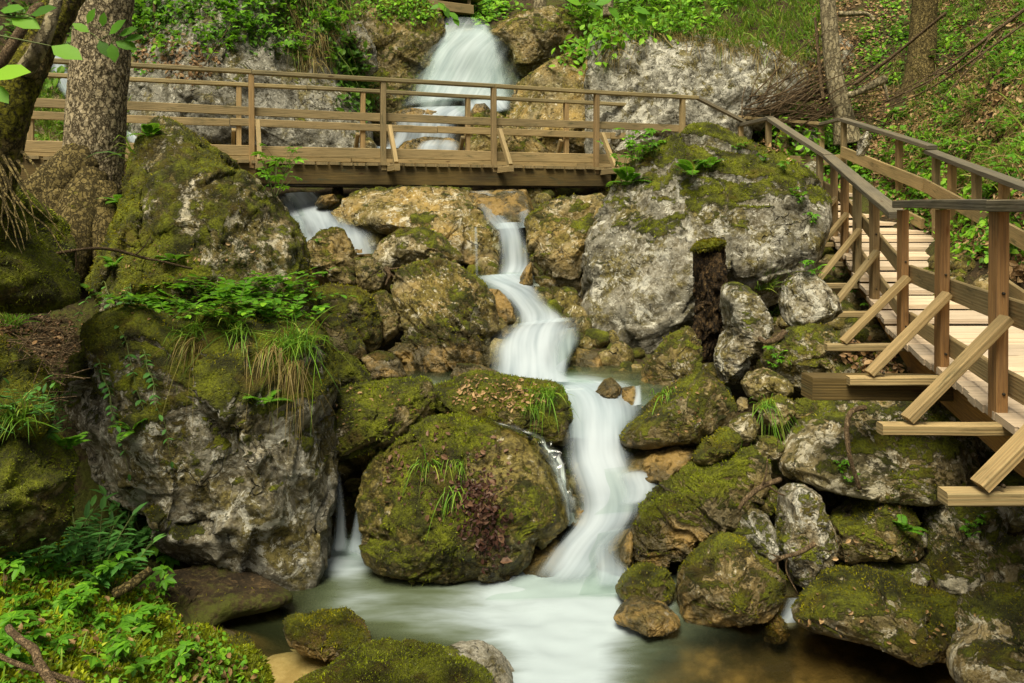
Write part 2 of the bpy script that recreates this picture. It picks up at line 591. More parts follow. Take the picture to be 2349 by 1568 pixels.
def white_water(name='white water', streak=1.45, lo=(.44, .53, .59), hi=(.57, .65, .70)):
    """Silky falling water: froth with streaks along the flow, thinning to clear at its edges (vertex attribute 'froth')."""
    n = NT(name)
    uv = n.n('TexCoord').outputs['UV']
    s1 = n.noise(n.vmul(uv, (5., .7, 1.)), 1., 3, .5)
    s2 = n.noise(n.vmul(uv, (15., .7, 1.)), 1., 2, .5)
    fr = n.attr('froth')
    k = n.math('ADD', n.math('MULTIPLY', s1, .65), n.math('MULTIPLY', s2, .35))
    al = n.math('ADD', n.math('MULTIPLY', fr, 1.2), n.math('MULTIPLY', n.math('SUBTRACT', k, .5), streak))
    al = n.math('MULTIPLY', n.math('MULTIPLY', n.ramp(al, .0, 1.35), n.ramp(fr, 0., .6)), .96)
    d = n.n('BsdfDiffuse')
    n.put(d.inputs[0], n.mix(n.ramp(k, .35, .62), lo, hi))
    tr = n.n('BsdfTranslucent')
    n.put(tr.inputs[0], (.62, .68, .68))
    body = n.mixs(.35, d.outputs[0], tr.outputs[0])
    cl = n.n('BsdfTransparent')
    n.put(cl.inputs[0], (.90, .93, .90))
    return n.done(n.mixs(al, cl.outputs[0], body))


M['white'] = white_water()
M['veil'] = white_water('water veil', .85, (.46, .56, .58), (.60, .69, .71))


def pool_water():
    n = NT('stream water')
    co = n.n('TexCoord').outputs['Object']
    fr = n.attr('froth')
    fl = n.attr('flow')
    s = n.noise(n.vmul(co, (1.1, 4.5, 1.)), 1., 5, .55, .5)
    s2 = n.noise(n.vmul(co, (2.5, 8., 1.)), 1., 4, .6)
    al = n.math('ADD', fr, n.math('MULTIPLY', n.math('MULTIPLY', n.math('SUBTRACT', n.math('ADD', n.math('MULTIPLY', s, .7), n.math('MULTIPLY', s2, .3)), .5), 1.1), n.ramp(fr, 0., .4)))
    al = n.math('MINIMUM', n.math('MAXIMUM', al, 0.), .92)
    d = n.n('BsdfDiffuse')
    n.put(d.inputs[0], n.mix(n.ramp(al, .25, .85), (.15, .19, .115), (.37, .44, .46)))
    clear = n.n('BsdfTransparent')
    n.put(clear.inputs[0], n.mix(fl, (.82, .76, .56), (.36, .46, .31)))
    gl = n.n('BsdfGlossy')
    n.put(gl.inputs['Roughness'], .16)
    nm = n.bump(n.math('ADD', s, s2), .12, .05)
    n.put(gl.inputs['Normal'], nm)
    fres = n.n('Fresnel')
    n.put(fres.inputs[0], 1.33)
    base = n.mixs(fres.outputs[0], clear.outputs[0], gl.outputs[0])
    tb = n.n('BsdfDiffuse')
    n.put(tb.inputs[0], (.075, .095, .038))
    base = n.mixs(n.math('MULTIPLY', fl, .5), base, n.mixs(fres.outputs[0], tb.outputs[0], gl.outputs[0]))
    return n.done(n.mixs(al, base, d.outputs[0]))


M['pool'] = pool_water()


def film():
    n = NT('thin water film')
    uv = n.n('TexCoord').outputs['UV']
    s = n.noise(n.vmul(uv, (9., 1.2, 1.)), 1., 4, .6, .6)
    fr = n.attr('froth')
    gl = n.n('BsdfGlossy')
    n.put(gl.inputs['Roughness'], .14)
    n.put(gl.inputs['Normal'], n.bump(s, .6, .02))
    cl = n.n('BsdfTransparent')
    n.put(cl.inputs[0], (.86, .84, .72))
    d = n.n('BsdfDiffuse')
    n.put(d.inputs[0], (.72, .78, .76))
    w = n.math('MULTIPLY', n.ramp(n.math('ADD', s, n.math('MULTIPLY', fr, .35)), .62, .86), .8)
    g = n.math('MULTIPLY', n.ramp(fr, .0, .5), .22)
    return n.done(n.mixs(n.math('MULTIPLY', w, n.ramp(fr, 0., .4)), n.mixs(g, cl.outputs[0], gl.outputs[0]), d.outputs[0]))


M['film'] = film()

_s = NT('river sand')
_c = _s.n('TexCoord').outputs['Object']
M['sand'] = _s.done(_s.bsdf(_s.mix(_s.ramp(_s.noise(_c, 9, 6, .65), .35, .65), (.40, .33, .20), (.58, .50, .35)), .85, _s.bump(_s.noise(_c, 60, 4, .7), .5, .01), .3))

# ------------------------------------------------------------------ terrain
TP = [  # X, Y, z
    (0, 3.2, -2.95), (1.2, 3.6, -2.9), (-1, 4.3, -2.85), (0.2, 4.6, -2.95), (-1.3, 4.45, -2.66), (-1.05, 4.2, -2.66), (-1.15, 3.9, -2.68), (.3, 5.4, -2.95), (-1.2, 5.3, -2.9), (1.6, 4.4, -2.85), (2.4, 4.4, -2.75),
    (0, 0, -1.75), (1.5, .5, -1.8), (-1.5, .5, -1.7), (0, 1.6, -2.1), (0, 2.5, -2.75), (2., 2.2, -2.4), (3, 3, -2.0), (-.9, 3.2, -2.8), (-.6, 2.6, -2.6),
    (-2.0, 2.6, -1.75), (-2.0, 3.2, -1.92), (-1.55, 3.5, -2.3), (-2.1, 4.2, -2.2), (-1.5, 4.15, -2.55), (-2.55, 4.4, -2.0), (-2.75, 5.1, -2.4), (-2.15, 4.8, -2.35), (-1.9, 5.3, -2.7),
    (-3.0, 3.6, -1.6), (-3.3, 4.9, -2.2), (-4, 4, -1.1), (-4.5, 6, -.5), (-3.2, 6.8, -.9), (-3.9, 7.5, -.35), (-5, 7.5, -.1), (-7, 7, .8), (-7, 10, .5), (-3.2, 8.5, -.8), (-4.6, 9.5, -.35),
    (-2.4, 6.4, -1.9), (-1.9, 8.3, -1.5), (-3, 10.5, -.3), (-2.0, 10.5, -.35), (-1.5, 9.6, -.95),
    (-.9, 6.6, -2.5), (-1.25, 5.9, -2.95), (-1.25, 6.3, -2.9), (0, 6.3, -2.45), (.6, 5.9, -2.65), (.9, 6.6, -2.2), (.7, 7.2, -1.95), (-.2, 7.2, -1.95), (-1.1, 7.3, -1.95),
    (.2, 8.2, -1.5), (.3, 9, -1.15), (-.7, 9, -1.2), (0, 10, -.7), (-.2, 11.3, -.1), (.6, 11.3, -.1), (1.6, 11, -.3), (1.6, 9, -1.1), (2.5, 9.8, -.7), (1.3, 8, -1.6),
    (2.3, 7.4, -1.7), (2.5, 6.5, -2.0), (1.6, 6.2, -2.4), (2.2, 5.5, -2.45), (3, 5.5, -2.1), (3.0, 4.5, -2.4), (3.6, 5.2, -1.9), (3.5, 7, -1.55), (4.2, 6, -1.7), (4.2, 9, -1.15), (3.3, 9, -1.15), (3.6, 10.6, -.5),
    (4.6, 12, -.05), (5.6, 12.6, .1), (5.6, 10, -.4), (4.9, 7.5, -.9), (4.6, 6, -1.15), (4.4, 4.5, -1.3), (4.5, 2.5, -1.4),
    (0, 13, .45), (-1.2, 13, .4), (1.2, 13, .4), (-2.5, 12.5, .35), (-3.5, 13, .5), (2.8, 13.2, .3), (4., 13.6, .3), (5.2, 14.2, .9),
    (-.5, 14.6, .9), (.8, 15, .95), (-.4, 15.6, 1.2), (-.6, 16.8, 3.4), (.2, 17.4, 3.7), (-.8, 19, 4.0), (-.8, 21, 5.6), (-.8, 24, 8.0), (-.8, 30, 11.5),
    (-2.5, 17.6, 3.2), (-5, 16.4, 4.0), (-2.8, 15.6, 1.2), (2.2, 17.4, 2.8), (4, 17.4, 3.7), (2.5, 15.8, 1.0), (4.6, 15.8, 2.2),
    (-6, 14.5, 2.4), (-8.3, 14.5, 2.0), (-8.3, 13, 1.0), (-8.4, 17, 4.2), (-10, 12, 3), (-11, 16, 5.5), (-9, 22, 9), (8, 22, 9), (-14, 8, 5), (-14, 20, 9), (-8, 3, 1.0), (-14, 2, 4), (-6, 0, -.6),
    (14, 4, 6), (14, 12, 8.5), (14, 20, 11), (14, 30, 14), (-14, 30, 13),
]
for u, v, Y in ((2349, 470, 7.6), (2349, 380, 8.3), (2349, 250, 9.2), (2349, 120, 10.3), (2349, 0, 11.6), (2200, 400, 10.0), (2200, 250, 11.8), (2100, 320, 11.8), (2100, 190, 13.4),
                (2100, 60, 15), (2100, 0, 15.8), (1960, 330, 12.9), (1930, 200, 14.4), (1900, 60, 15.8), (1900, 0, 16.8), (2280, 470, 8.4), (2060, 400, 11.2), (2240, 120, 12.4)):
    TP.append(tuple(at(u, v, Y)))
TP = np.array(TP, float)
_d = np.sqrt(((TP[:, None, :2] - TP[None, :, :2]) ** 2).sum(-1))
_A = np.block([[_d + 1e-9 * np.eye(len(TP)), np.c_[np.ones(len(TP)), TP[:, :2]]], [np.r_[[np.ones(len(TP))], TP[:, :2].T], np.zeros((3, 3))]])
_w = np.linalg.lstsq(_A, np.r_[TP[:, 2], 0, 0, 0], rcond=None)[0]


def ground(X, Y):
    X, Y = np.atleast_1d(X).astype(float), np.atleast_1d(Y).astype(float)
    out = np.empty(len(X))
    for s in range(0, len(X), 20000):
        x, y = X[s:s + 20000], Y[s:s + 20000]
        r = np.sqrt((x[:, None] - TP[None, :, 0]) ** 2 + (y[:, None] - TP[None, :, 1]) ** 2)
        out[s:s + 20000] = r @ _w[:len(TP)] + _w[-3] + _w[-2] * x + _w[-1] * y
    return out


def build_ground():
    nx, ny = 330, 380
    xs, ys = np.linspace(-16, 16, nx), np.linspace(-6, 31, ny)
    X, Y = (a.ravel() for a in np.meshgrid(xs, ys))
    Z = ground(np.clip(X, -14.5, 14.5), np.clip(Y, -3, 30))
    P = np.c_[X, Y, Z]
    Z = Z + .10 * fbm(P * np.array([1.3, 1.3, .6]), 4, 3) + .035 * fbm(P * 6, 3, 5)
    Z = np.where((Y > 2.6) & (Y < 5.6) & (np.abs(X) < 2), np.minimum(Z, np.maximum(Z, POOL - .06)), Z)
    i = (np.arange(ny - 1)[:, None] * nx + np.arange(nx - 1)[None]).ravel()
    T = np.concatenate([np.c_[i, i + 1, i + nx + 1], np.c_[i, i + nx + 1, i + nx]])
    o = mesh_obj('ground', np.c_[X, Y, Z], T, M['earth'], origin=(0, 0, 0))
    tag(o, 'dark leaf-strewn forest soil under the boulders and up the slopes', kind='structure')
    return o


GROUND = build_ground()

# ------------------------------------------------------------------ boulders
NR = [0]
ROCKS = {}


def moss_shoots(o, V, T, N, ms, dens, size, seed, mat='tuft', thr=.52):
    """Short moss shoots standing on the mossy faces turned to the day."""
    r = np.random.default_rng(seed)
    a = V[T[:, 0]]
    e1, e2 = V[T[:, 1]] - a, V[T[:, 2]] - a
    ar = np.linalg.norm(np.cross(e1, e2), axis=1) * .5
    m = ms[T].mean(1)
    nn = N[T].mean(1)
    p = ar * np.clip((m - thr) * 4, 0, 1) * (nn[:, 1] < .35)
    tot = p.sum()
    n = int(min(22000, tot * dens * 1.7))
    if n < 40:
        return None
    f = r.choice(len(T), n, p=p / tot)
    s, t = r.random(n), r.random(n)
    fl = s + t > 1
    s[fl], t[fl] = 1 - s[fl], 1 - t[fl]
    P = a[f] + e1[f] * s[:, None] + e2[f] * t[:, None]
    P = P - nn[f] * size * .12
    cl = fbm(P * 7, 3, seed)
    dr = nn[f] + r.normal(size=(n, 3)) * .75 + np.array([0, 0, .35])
    L = size * (.6 + .6 * r.random(n)) * (1 + .3 * cl)
    BV, BT = blades(P, dr, L, L * .28, .45 * r.random(n), 2)
    tint = np.repeat(np.clip(.42 + .45 * cl + .13 * r.normal(size=n), 0, .9), 5)
    c = mesh_obj('moss', BV, BT, M[mat], parent=o, smooth=False, attrs={'tint': tint}, origin=o['_o'])
    c['kind'] = 'stuff'
    return c


def rock(name, label, pts, Y, thick=None, n=5, moss=.35, lichen=.3, tone=.3, wet=-99., mat='rock', lean=.12, rough=1., facets=16, shoots=700, ssize=None,
         cat=None, kind=None, q=2.6, strata=None, parent=None, seed=None, smat='tuft', mossup=.55, grp=None, cut=None, film=.5, top=.0, gloss=.0):
    NR[0] += 1
    sd = NR[0] * 13 + 5 if seed is None else seed
    r = np.random.default_rng(sd)
    P = np.array([at(u, v, Y) for u, v in pts])[:, [0, 2]]
    x, z = P[:, 0], P[:, 1]
    x2, z2 = np.roll(x, -1), np.roll(z, -1)
    cr = x * z2 - x2 * z
    A = cr.sum() / 2
    c = np.array([((x + x2) * cr).sum(), ((z + z2) * cr).sum()]) / (6 * A)
    size = math.sqrt(abs(A))
    if thick is None:
        thick = .42 * size
    th = np.linspace(-math.pi, math.pi, 721)
    dx, dz = np.cos(th)[:, None], np.sin(th)[:, None]
    ex, ez = (x2 - x)[None], (z2 - z)[None]
    ox, oz = (x - c[0])[None], (z - c[1])[None]
    den = dx * ez - dz * ex
    den = np.where(np.abs(den) < 1e-12, 1e-12, den)
    t = (ox * ez - oz * ex) / den
    s = (ox * dz - oz * dx) / den
    t = np.where((s >= -1e-6) & (s <= 1 + 1e-6) & (t > 0), t, 0)
    R = t.max(1)
    k = np.hanning(13)
    k /= k.sum()
    R = np.convolve(np.r_[R[-7:-1], R, R[1:7]], k, 'valid') * (1.09 if c[0] > .85 and Y < 7.6 else 1.055)
    V, T = ico(n)
    rho = np.hypot(V[:, 0], V[:, 2])
    nq = (rho ** q + np.abs(V[:, 1]) ** q) ** (1 / q)
    S = V / nq[:, None]
    # chisel the rounded block with random planes
    nrm = r.normal(size=(facets, 3))
    nrm[:, 1] = -np.abs(nrm[:, 1]) * 1.3
    nrm /= np.linalg.norm(nrm, axis=1, keepdims=True)
    for m in nrm:
        d = r.uniform(.74, .98) if abs(m[1]) > .55 else r.uniform(.99, 1.1)
        e = S @ m - d
        S = S - m * (np.where(e > 0, e, 0) * .85)[:, None]
    rho = np.hypot(S[:, 0], S[:, 2])
    ang = np.arctan2(S[:, 2], S[:, 0])
    Rt = np.interp(ang, th, R)
    W = np.c_[c[0] + Rt * rho * np.cos(ang), Y + thick * S[:, 1], c[1] + Rt * rho * np.sin(ang)]
    W[:, 1] += lean * (W[:, 2] - c[1])
    N = normals(W, T)
    Q = W.copy()
    if strata is not None:
        sv = np.array(strata, float)
        sv /= np.linalg.norm(sv)
        Q = W + sv * (W @ sv)[:, None] * 2.2
    g = size * rough
    WQ = Q + .10 * size * np.stack([fbm(Q * (2.6 / size), 3, sd + k) for k in (41, 43, 47)], 1)
    # fracture chips at two scales: each chip is a tilted facet of its own
    chip = np.zeros(len(W))
    for cnt, amp in ((26, .085), (110, .045)):
        idx = r.choice(len(W), cnt, replace=False)
        best = np.full(len(W), 1e9)
        val = np.zeros(len(W))
        for j in idx:
            dv = WQ - WQ[j]
            d2 = (dv ** 2).sum(1)
            tl = r.normal(size=3)
            vv = np.clip(dv @ tl / size, -.5, .5) + .22 * r.normal()
            m2 = d2 < best
            best[m2], val[m2] = d2[m2], vv[m2]
        chip += amp * val
    if strata is None:
        sv = r.normal(size=3) * (1, .4, 1)
        sv /= np.linalg.norm(sv)
    ph = (WQ @ sv) / (size * .16)
    saw = ph - np.floor(ph)
    led = np.where(saw < .8, saw / .8, (1 - saw) / .2) - .5
    dsp = (.056 * g * fbm(Q * (1.5 / size), 3, sd) + g * chip * .8 + .010 * g * led * sstep(-.2, .4, fbm(Q * (1.8 / size), 2, sd + 77))
           + .014 * g * (fbm(Q * (5. / size), 4, sd + 3, .55, True) - .2)
           + .011 * rough * fbm(Q * 8, 4, sd + 7, .6, True) * min(1, size) + .007 * rough * fbm(Q * 24, 3, sd + 9, .62))
    W = W + N * dsp[:, None]
    # keep the stone's outline true after the chiselling: grow or shrink each direction about its own centre
    for _ in range(2):
        pu, pv = W[:, 0] / W[:, 1] * F, -W[:, 2] / W[:, 1] * F
        cu, cv = c[0] / Y * F, -c[1] / Y * F
        an = np.arctan2(-(pv - cv), pu - cu)
        rad = np.hypot(pu - cu, pv - cv)
        nb = 96
        bi = ((an + math.pi) / (2 * math.pi) * nb).astype(int) % nb
        mx = np.zeros(nb)
        np.maximum.at(mx, bi, rad)
        bc = (np.arange(nb) + .5) / nb * 2 * math.pi - math.pi
        want = np.interp(bc, th, R) / Y * F
        ra = np.clip(want / np.maximum(mx, 1e-6), .75, 1.4)
        ra = np.convolve(np.r_[ra[-2:], ra, ra[:2]], [.1, .2, .4, .2, .1], 'valid')
        k_ = np.interp(an, np.r_[bc[-1] - 2 * math.pi, bc, bc[0] + 2 * math.pi], np.r_[ra[-1], ra, ra[0]])
        W[:, 0] = c[0] + (W[:, 0] - c[0]) * k_
        W[:, 2] = c[1] + (W[:, 2] - c[1]) * k_
    if cut is not None:                                     # a split running across the stone
        for (u0, v0, u1, v1, wd) in cut:
            a0, a1 = at(u0, v0, Y)[[0, 2]], at(u1, v1, Y)[[0, 2]]
            dd = (a1 - a0) / np.linalg.norm(a1 - a0)
            rel = W[:, [0, 2]] - a0
            al = rel @ dd
            pe = rel[:, 0] * dd[1] - rel[:, 1] * dd[0] + .03 * vnoise(W * 5, sd)
            W -= N * (wd * np.exp(-(pe / (wd * .6)) ** 2) * sstep(-.05, .1, al) * sstep(-.05, .15, np.linalg.norm(a1 - a0) - al))[:, None]
    N = normals(W, T)
    mm = moss * 1.1 - .22 + mossup * (N[:, 2] - .25) + .55 * fbm(W * (2.2 / max(size, .5)), 3, sd + 31) + .25 * fbm(W * 5, 3, sd + 37)
    zn = (W[:, 2] - W[:, 2].min()) / np.ptp(W[:, 2])
    mm += top * (zn - .55)
    mm -= .5 * (W[:, 2] < wet + .08)
    cov = sstep(.42, .7, mm + .5 * fbm(W * 9, 3, sd + 51, .6))
    if mat != 'rot':
        W = W + N * (cov * (.012 + .020 * (.5 + .5 * fbm(W * 14, 3, sd + 53))) * min(1.2, max(.5, size)))[:, None]
        N = normals(W, T)
    orig = np.array([c[0], Y, W[:, 2].min()])
    o = mesh_obj(name, W, T, M[mat], attrs={'moss': np.clip(mm, -.5, 1.2)}, origin=orig, parent=parent)
    o['_o'] = tuple(orig)
    o['tone'], o['lichen'], o['wet_z'], o['film'] = float(tone), float(lichen), float(wet), float(film)
    o['gloss'] = float(gloss)
    if parent is None:
        tag(o, label, cat or ('boulder' if size > .45 else 'stone'), grp, kind)
    if shoots:
        ss = ssize or .0043 * max(3.5, Y - thick)
        moss_shoots(o, W, T, N, mm, shoots * (6. / Y) ** 1.2, ss, sd, smat)
    ROCKS.setdefault(name, []).append(o)
    return o


P0 = POOL + .02
# --- left side
rock('boulder', 'huge grey block overhanging the left of the pool with grasses hanging from its top ledge', D('225,745 300,712 420,725 560,708 680,735 735,775 752,850 764,900 752,960 760,1010 763,1130 748,1280 738,1335 700,1358 600,1335 480,1292 375,1262 350,1190 245,1130 215,1080 190,1000 155,930 190,820'),
     5.75, .75, 6, .45, .85, .2, POOL - .1, film=.5, top=1.3, lean=.12, facets=22, q=3.2, mossup=.75, shoots=900, mat='grey', cut=[(360, 1150, 620, 1160, .05), (640, 930, 760, 1250, .05)])
rock('boulder', 'tall pointed boulder under brown moss beside the spruce trunk', D('370,285 412,300 470,340 530,382 590,432 640,472 672,530 690,560 695,620 705,660 706,720 690,790 470,800 260,790 215,650 250,560 288,480 300,390 325,325'),
     6.9, .75, 6, .86, 1.0, .4, film=.55, lean=.30, facets=18, shoots=1300, mossup=.25)
rock('mossy_mound', 'dark mossy root mound under the leaning tree at the left edge', D('-120,415 30,425 80,480 130,560 165,640 172,690 100,708 0,705 -140,690'), 5.0, .6, 5, 1.3, .1, .3, lean=.3, shoots=2400, smat='tuftg', cat='mound', rough=1.3)
rock('boulder', 'golden moss covered boulder at the left edge below the dark hollow', D('-120,770 -20,762 40,800 80,850 102,910 112,965 90,1000 -20,1010 -120,1000'), 4.35, .35, 5, 1.35, .1, .4, lean=.15, shoots=2600, mossup=.35)
rock('boulder', 'green mossy boulder at the left edge above the leafy herbs', D('-120,1000 0,1000 60,985 120,1010 160,1060 166,1090 150,1130 155,1190 120,1240 0,1275 -120,1270'), 4.25, .35, 5, .95, .3, .5, lean=.15, shoots=2400, mossup=.5, smat='tuftg')
rock('mud_bank', 'low brown bank of earth and stone in the shade under the huge left block', D('280,1345 350,1310 450,1322 560,1338 660,1350 668,1375 640,1400 520,1412 430,1440 330,1440 270,1400'), 5.05, .4, 5, .25, .0, .5, P0, mat='earth', shoots=300, cat='bank', rough=1.2)  # muddy bank; its dark soil colour also stands in for the block's shadow
rock('mossy_stone', 'bright green cushion-mossed stone on the bank at the bottom left corner of the pool', D('365,1500 390,1462 440,1450 490,1462 520,1500 530,1560 540,1640 350,1640'), 3.95, .2, 5, 1.25, 0, .4, lean=.4, shoots=6000, smat='tuftg', facets=5, rough=.8, ssize=.03)
rock('mossy_stone', 'small rounded green mossy stone at the edge of the sand', D('470,1560 500,1505 550,1492 595,1520 615,1560 612,1640 470,1640'), 4.0, .16, 5, 1.25, 0, .4, lean=.4, shoots=6000, smat='tuftg', facets=5, rough=.8, ssize=.03)
rock('mossy_stone', 'dark little mossy hump between the green bank and the sandy shallows', D('505,1490 520,1470 550,1465 575,1480 580,1505 540,1515 505,1510'), 4.5, .12, 4, 1.1, 0, .5, P0 - .1, shoots=2500, facets=5)
# --- foreground stones in the pool
rock('boulder', 'moss topped stone with an ochre end standing alone in the shallows', D('655,1440 665,1418 690,1412 720,1424 750,1413 790,1408 828,1428 846,1458 852,1490 830,1508 780,1512 700,1495 662,1472'), 4.6, .22, 5, .9, .35, .6, P0 + .03, shoots=2600, facets=12)
rock('boulder', 'long low stone with shaggy moss at the very front of the pool', D('675,1575 735,1542 790,1516 802,1500 850,1485 930,1488 960,1491 990,1508 1040,1510 1072,1513 1102,1536 1124,1562 1124,1625 690,1625'), 4.2, .25, 5, .92, .3, .6, P0 - .02, shoots=3200, lean=.3, smat='tuftg')
rock('boulder', 'smooth grey wet stone in the foam at the front of the pool', D('1015,1492 1056,1478 1105,1478 1146,1498 1170,1528 1185,1556 1184,1600 1060,1600 1030,1520'), 4.36, .2, 5, .15, .3, .1, -99., film=.3, shoots=0, facets=10, mat='grey')
# --- middle of the stream
rock('boulder', 'broad mossy boulder with dark wet leaves and a split across it in mid stream', D('833,1150 842,1100 868,1060 915,1010 985,975 1050,965 1130,985 1200,1010 1250,1040 1285,1090 1302,1130 1302,1180 1290,1220 1245,1240 1215,1270 1192,1310 1150,1330 1080,1324 980,1326 890,1314 845,1292 834,1240'),
     5.85, .5, 6, .64, .2, .5, POOL - .06, film=.75, gloss=.75, lean=.42, facets=14, q=3., shoots=2600, smat='tuftg', mossup=.3, cut=[(825, 1197, 950, 1190, .05)])
rock('stone', 'dark wet toe stone beside the white cascade right of the leafy boulder', D('1295,1130 1320,1138 1350,1165 1367,1195 1355,1212 1310,1207 1295,1180'), 6.0, .15, 4, 0, 0, .3, -1.9, shoots=0, facets=6)
rock('stone', 'black and ochre wet stone behind the lowest fall', D('1150,1350 1180,1300 1225,1255 1270,1238 1300,1260 1280,1340 1220,1372'), 5.75, .2, 5, 0, 0, .9, -1.9, shoots=0, facets=8)
rock('boulder', 'flat boulder strewn with fallen leaves behind the broad mossy one', K(1, 1, '610,1110 740,1055 870,1000 940,985 1130,1020 1380,1050 1465,1065 1512,1130 1562,1260 1532,1330 1545,1480 1500,1510 1370,1400 1200,1360 950,1360 880,1310 640,1250'), 6.75, .45, 6, .85, .3, .6, -2.2, lean=.5, shoots=1500, smat='tuftg')
rock('boulder', 'slanting flat-faced mossy boulder with a pale top edge left of the flat leafy boulder', K(1, 1, '-40,1120 100,1075 300,1045 580,1030 612,1090 626,1200 590,1290 560,1350 440,1400 370,1450 250,1500 60,1555 -50,1565 -70,1300'), 6.3, .4, 6, .80, .45, .6, -2.4, lean=.35, shoots=1500, smat='tuftg')
rock('boulder', 'large tan tilted boulder in the middle of the stream with a pale scar', K(1, 1, '345,420 400,290 500,238 620,208 740,230 850,310 950,380 1035,470 1045,560 1092,680 1030,740 1052,860 1035,940 900,965 760,1005 600,1012 440,1012 415,880 330,830 400,720 420,640 380,520'), 8.3, .7, 6, .40, .6, .8, -1.45, film=.6, lean=.32, facets=14, shoots=600, strata=(1, .3, .8))
rock('boulder', 'dark mossy boulder left of the large tan one', D('716,668 760,655 815,663 852,680 873,740 874,785 850,810 800,775 740,738 715,705'), 7.95, .35, 5, .70, .3, .6, lean=.2, shoots=900)
rock('stone', 'pale topped stone wedged against the left of the large tan boulder', K(1, 1, '190,460 300,430 370,480 412,600 402,700 330,760 280,805 255,700 225,560'), 8.25, .22, 5, .5, .5, .5, shoots=700)
rock('boulder', 'smooth olive boulder in front of the dark mossy one at the stream edge', D('738,722 785,732 815,760 838,802 838,822 790,832 740,810 722,765'), 7.5, .25, 5, .62, .1, .6, -1.5, shoots=600, facets=8)
rock('boulder', 'mossy block right of the huge left block above the small pool', D('740,822 783,810 815,825 842,860 852,882 800,902 752,895 738,855'), 7.05, .28, 5, .85, .2, .5, -1.75, shoots=1200, smat='tuftg')
rock('stone', 'cream blotched low stone in the small pool', K(1, 1, '140,880 250,842 340,850 400,900 442,1000 380,1042 250,1052 190,1040'), 7.35, .22, 5, .38, .8, .7, -1.5, shoots=400)
rock('stone', 'low dark wet stone just behind the flat leafy boulder', K(1, 1, '745,1010 800,922 950,930 1080,980 1135,1025 1000,1040 860,1060'), 7.25, .2, 5, .45, 0, .4, -1.55, shoots=300)
rock('boulder', 'pointed brown boulder beside the upper chute of white water', D('688,602 705,560 735,535 765,525 787,530 806,560 821,595 821,650 790,668 740,658 700,645'), 9.1, .4, 5, .42, .3, .8, lean=.25, shoots=500, strata=(.3, .2, 1))
rock('stone', 'dark blocky stone between the pointed boulder and the long one', K(1, 1, '95,205 220,198 282,270 302,330 270,405 180,445 110,410'), 9.0, .25, 5, .5, .1, .4, shoots=400)
rock('stone', 'small round wet stone at the foot of the upper chute', K(1, 1, '72,140 150,128 212,190 190,215 100,215'), 9.6, .15, 4, .1, 0, .2, .5, shoots=0, facets=6)
rock('boulder', 'long olive boulder lying across behind the large tan one', K(1, 1, '222,180 270,90 400,10 560,-2 680,40 740,120 824,190 770,245 640,225 520,255 400,275 300,285 235,240'), 9.35, .42, 5, .42, .65, .7, lean=.3, shoots=500)
rock('rock_slab', 'sunlit yellow slab under the footbridge with a dark overhanging front', D('768,492 798,458 832,438 960,432 1075,436 1112,505 1142,528 1142,600 1100,622 1050,604 960,562 900,540 840,535 780,518'), 10.5, .7, 6, .30, .7, 1.0, -.75, lean=.95, facets=12, shoots=300, cat='rock slab')
rock('rock_slab', 'smooth wet slope carrying thin water under the footbridge', D('1070,440 1205,436 1222,480 1218,520 1150,535 1112,512'), 10.7, .4, 5, .05, .3, 1.0, .9, lean=.9, shoots=0, facets=6, rough=.6, cat='rock slab')
rock('stone', 'dark round stone splashed by the upper left chute', D('722,470 735,450 765,446 778,462 760,476 735,480'), 10.7, .2, 4, .3, 0, .3, .6, shoots=100)
rock('boulder', 'tan boulder leaning against the big grey boulder at the right of the stream', D('1208,512 1240,478 1300,457 1370,452 1402,470 1372,560 1358,640 1352,705 1330,732 1280,732 1243,702 1222,640 1212,580'), 9.6, .6, 6, .42, .6, .85, -.95, lean=.22, shoots=700)
rock('boulder', 'great pale boulder with a bright moss crest beside the walkway', D('1352,560 1368,515 1402,456 1440,400 1500,350 1560,316 1600,298 1642,305 1690,330 1760,356 1822,386 1862,420 1890,468 1896,505 1880,560 1850,640 1802,682 1700,722 1560,772 1520,812 1470,838 1400,842 1340,802 1322,760 1338,690'),
     9.0, .85, 6, .30, .75, .12, -1.6, mat='grey', film=.46, top=1.6, lean=.22, facets=18, q=2.8, shoots=1500, mossup=.95, smat='tuftg')
rock('stone', 'brown wet stone in the dark gap under the great pale boulder', D('1305,850 1325,800 1370,810 1395,860 1380,880 1310,880'), 8.0, .2, 4, .1, .1, 1., -1.2, shoots=0)
rock('stone', 'glistening wet stone splitting the middle cascade', K(1, 1, '1470,720 1545,640 1602,645 1606,720 1545,805 1470,790'), 8.15, .2, 5, 0, .4, .5, -.9, shoots=0, facets=7, rough=.7)
rock('stone', 'smooth ochre rock at the left edge of the middle cascade', D('1122,665 1145,666 1172,695 1192,742 1150,760 1118,730'), 8.6, .2, 4, 0, .2, 1.6, -.8, shoots=0, facets=6, rough=.5)
rock('stone', 'black wet stone under the ochre rock', K(1, 1, '1080,680 1130,660 1230,690 1215,745 1100,755'), 8.3, .14, 4, 0, 0, .1, -.8, shoots=0)
rock('stone', 'small brown stone at the foot of the fall left of the leaning tan boulder', K(1, 1, '1195,375 1262,260 1300,222 1312,400 1230,410'), 9.2, .2, 4, .35, .3, .8, -.7, shoots=200)
rock('stone', 'ochre stone with a pointed top in the middle pool', K(1, 1, '1735,1110 1800,1030 1850,1018 1912,1080 1904,1165 1780,1170'), 6.9, .18, 5, .12, .3, 1.4, -1.6, shoots=0)
rock('stone', 'dark wet stone beside the pointed ochre one in the middle pool', K(1, 1, '1890,1160 1920,1090 2000,1078 2032,1140 2012,1215 1880,1215'), 6.85, .16, 4, .1, .1, .7, -1.6, shoots=0)
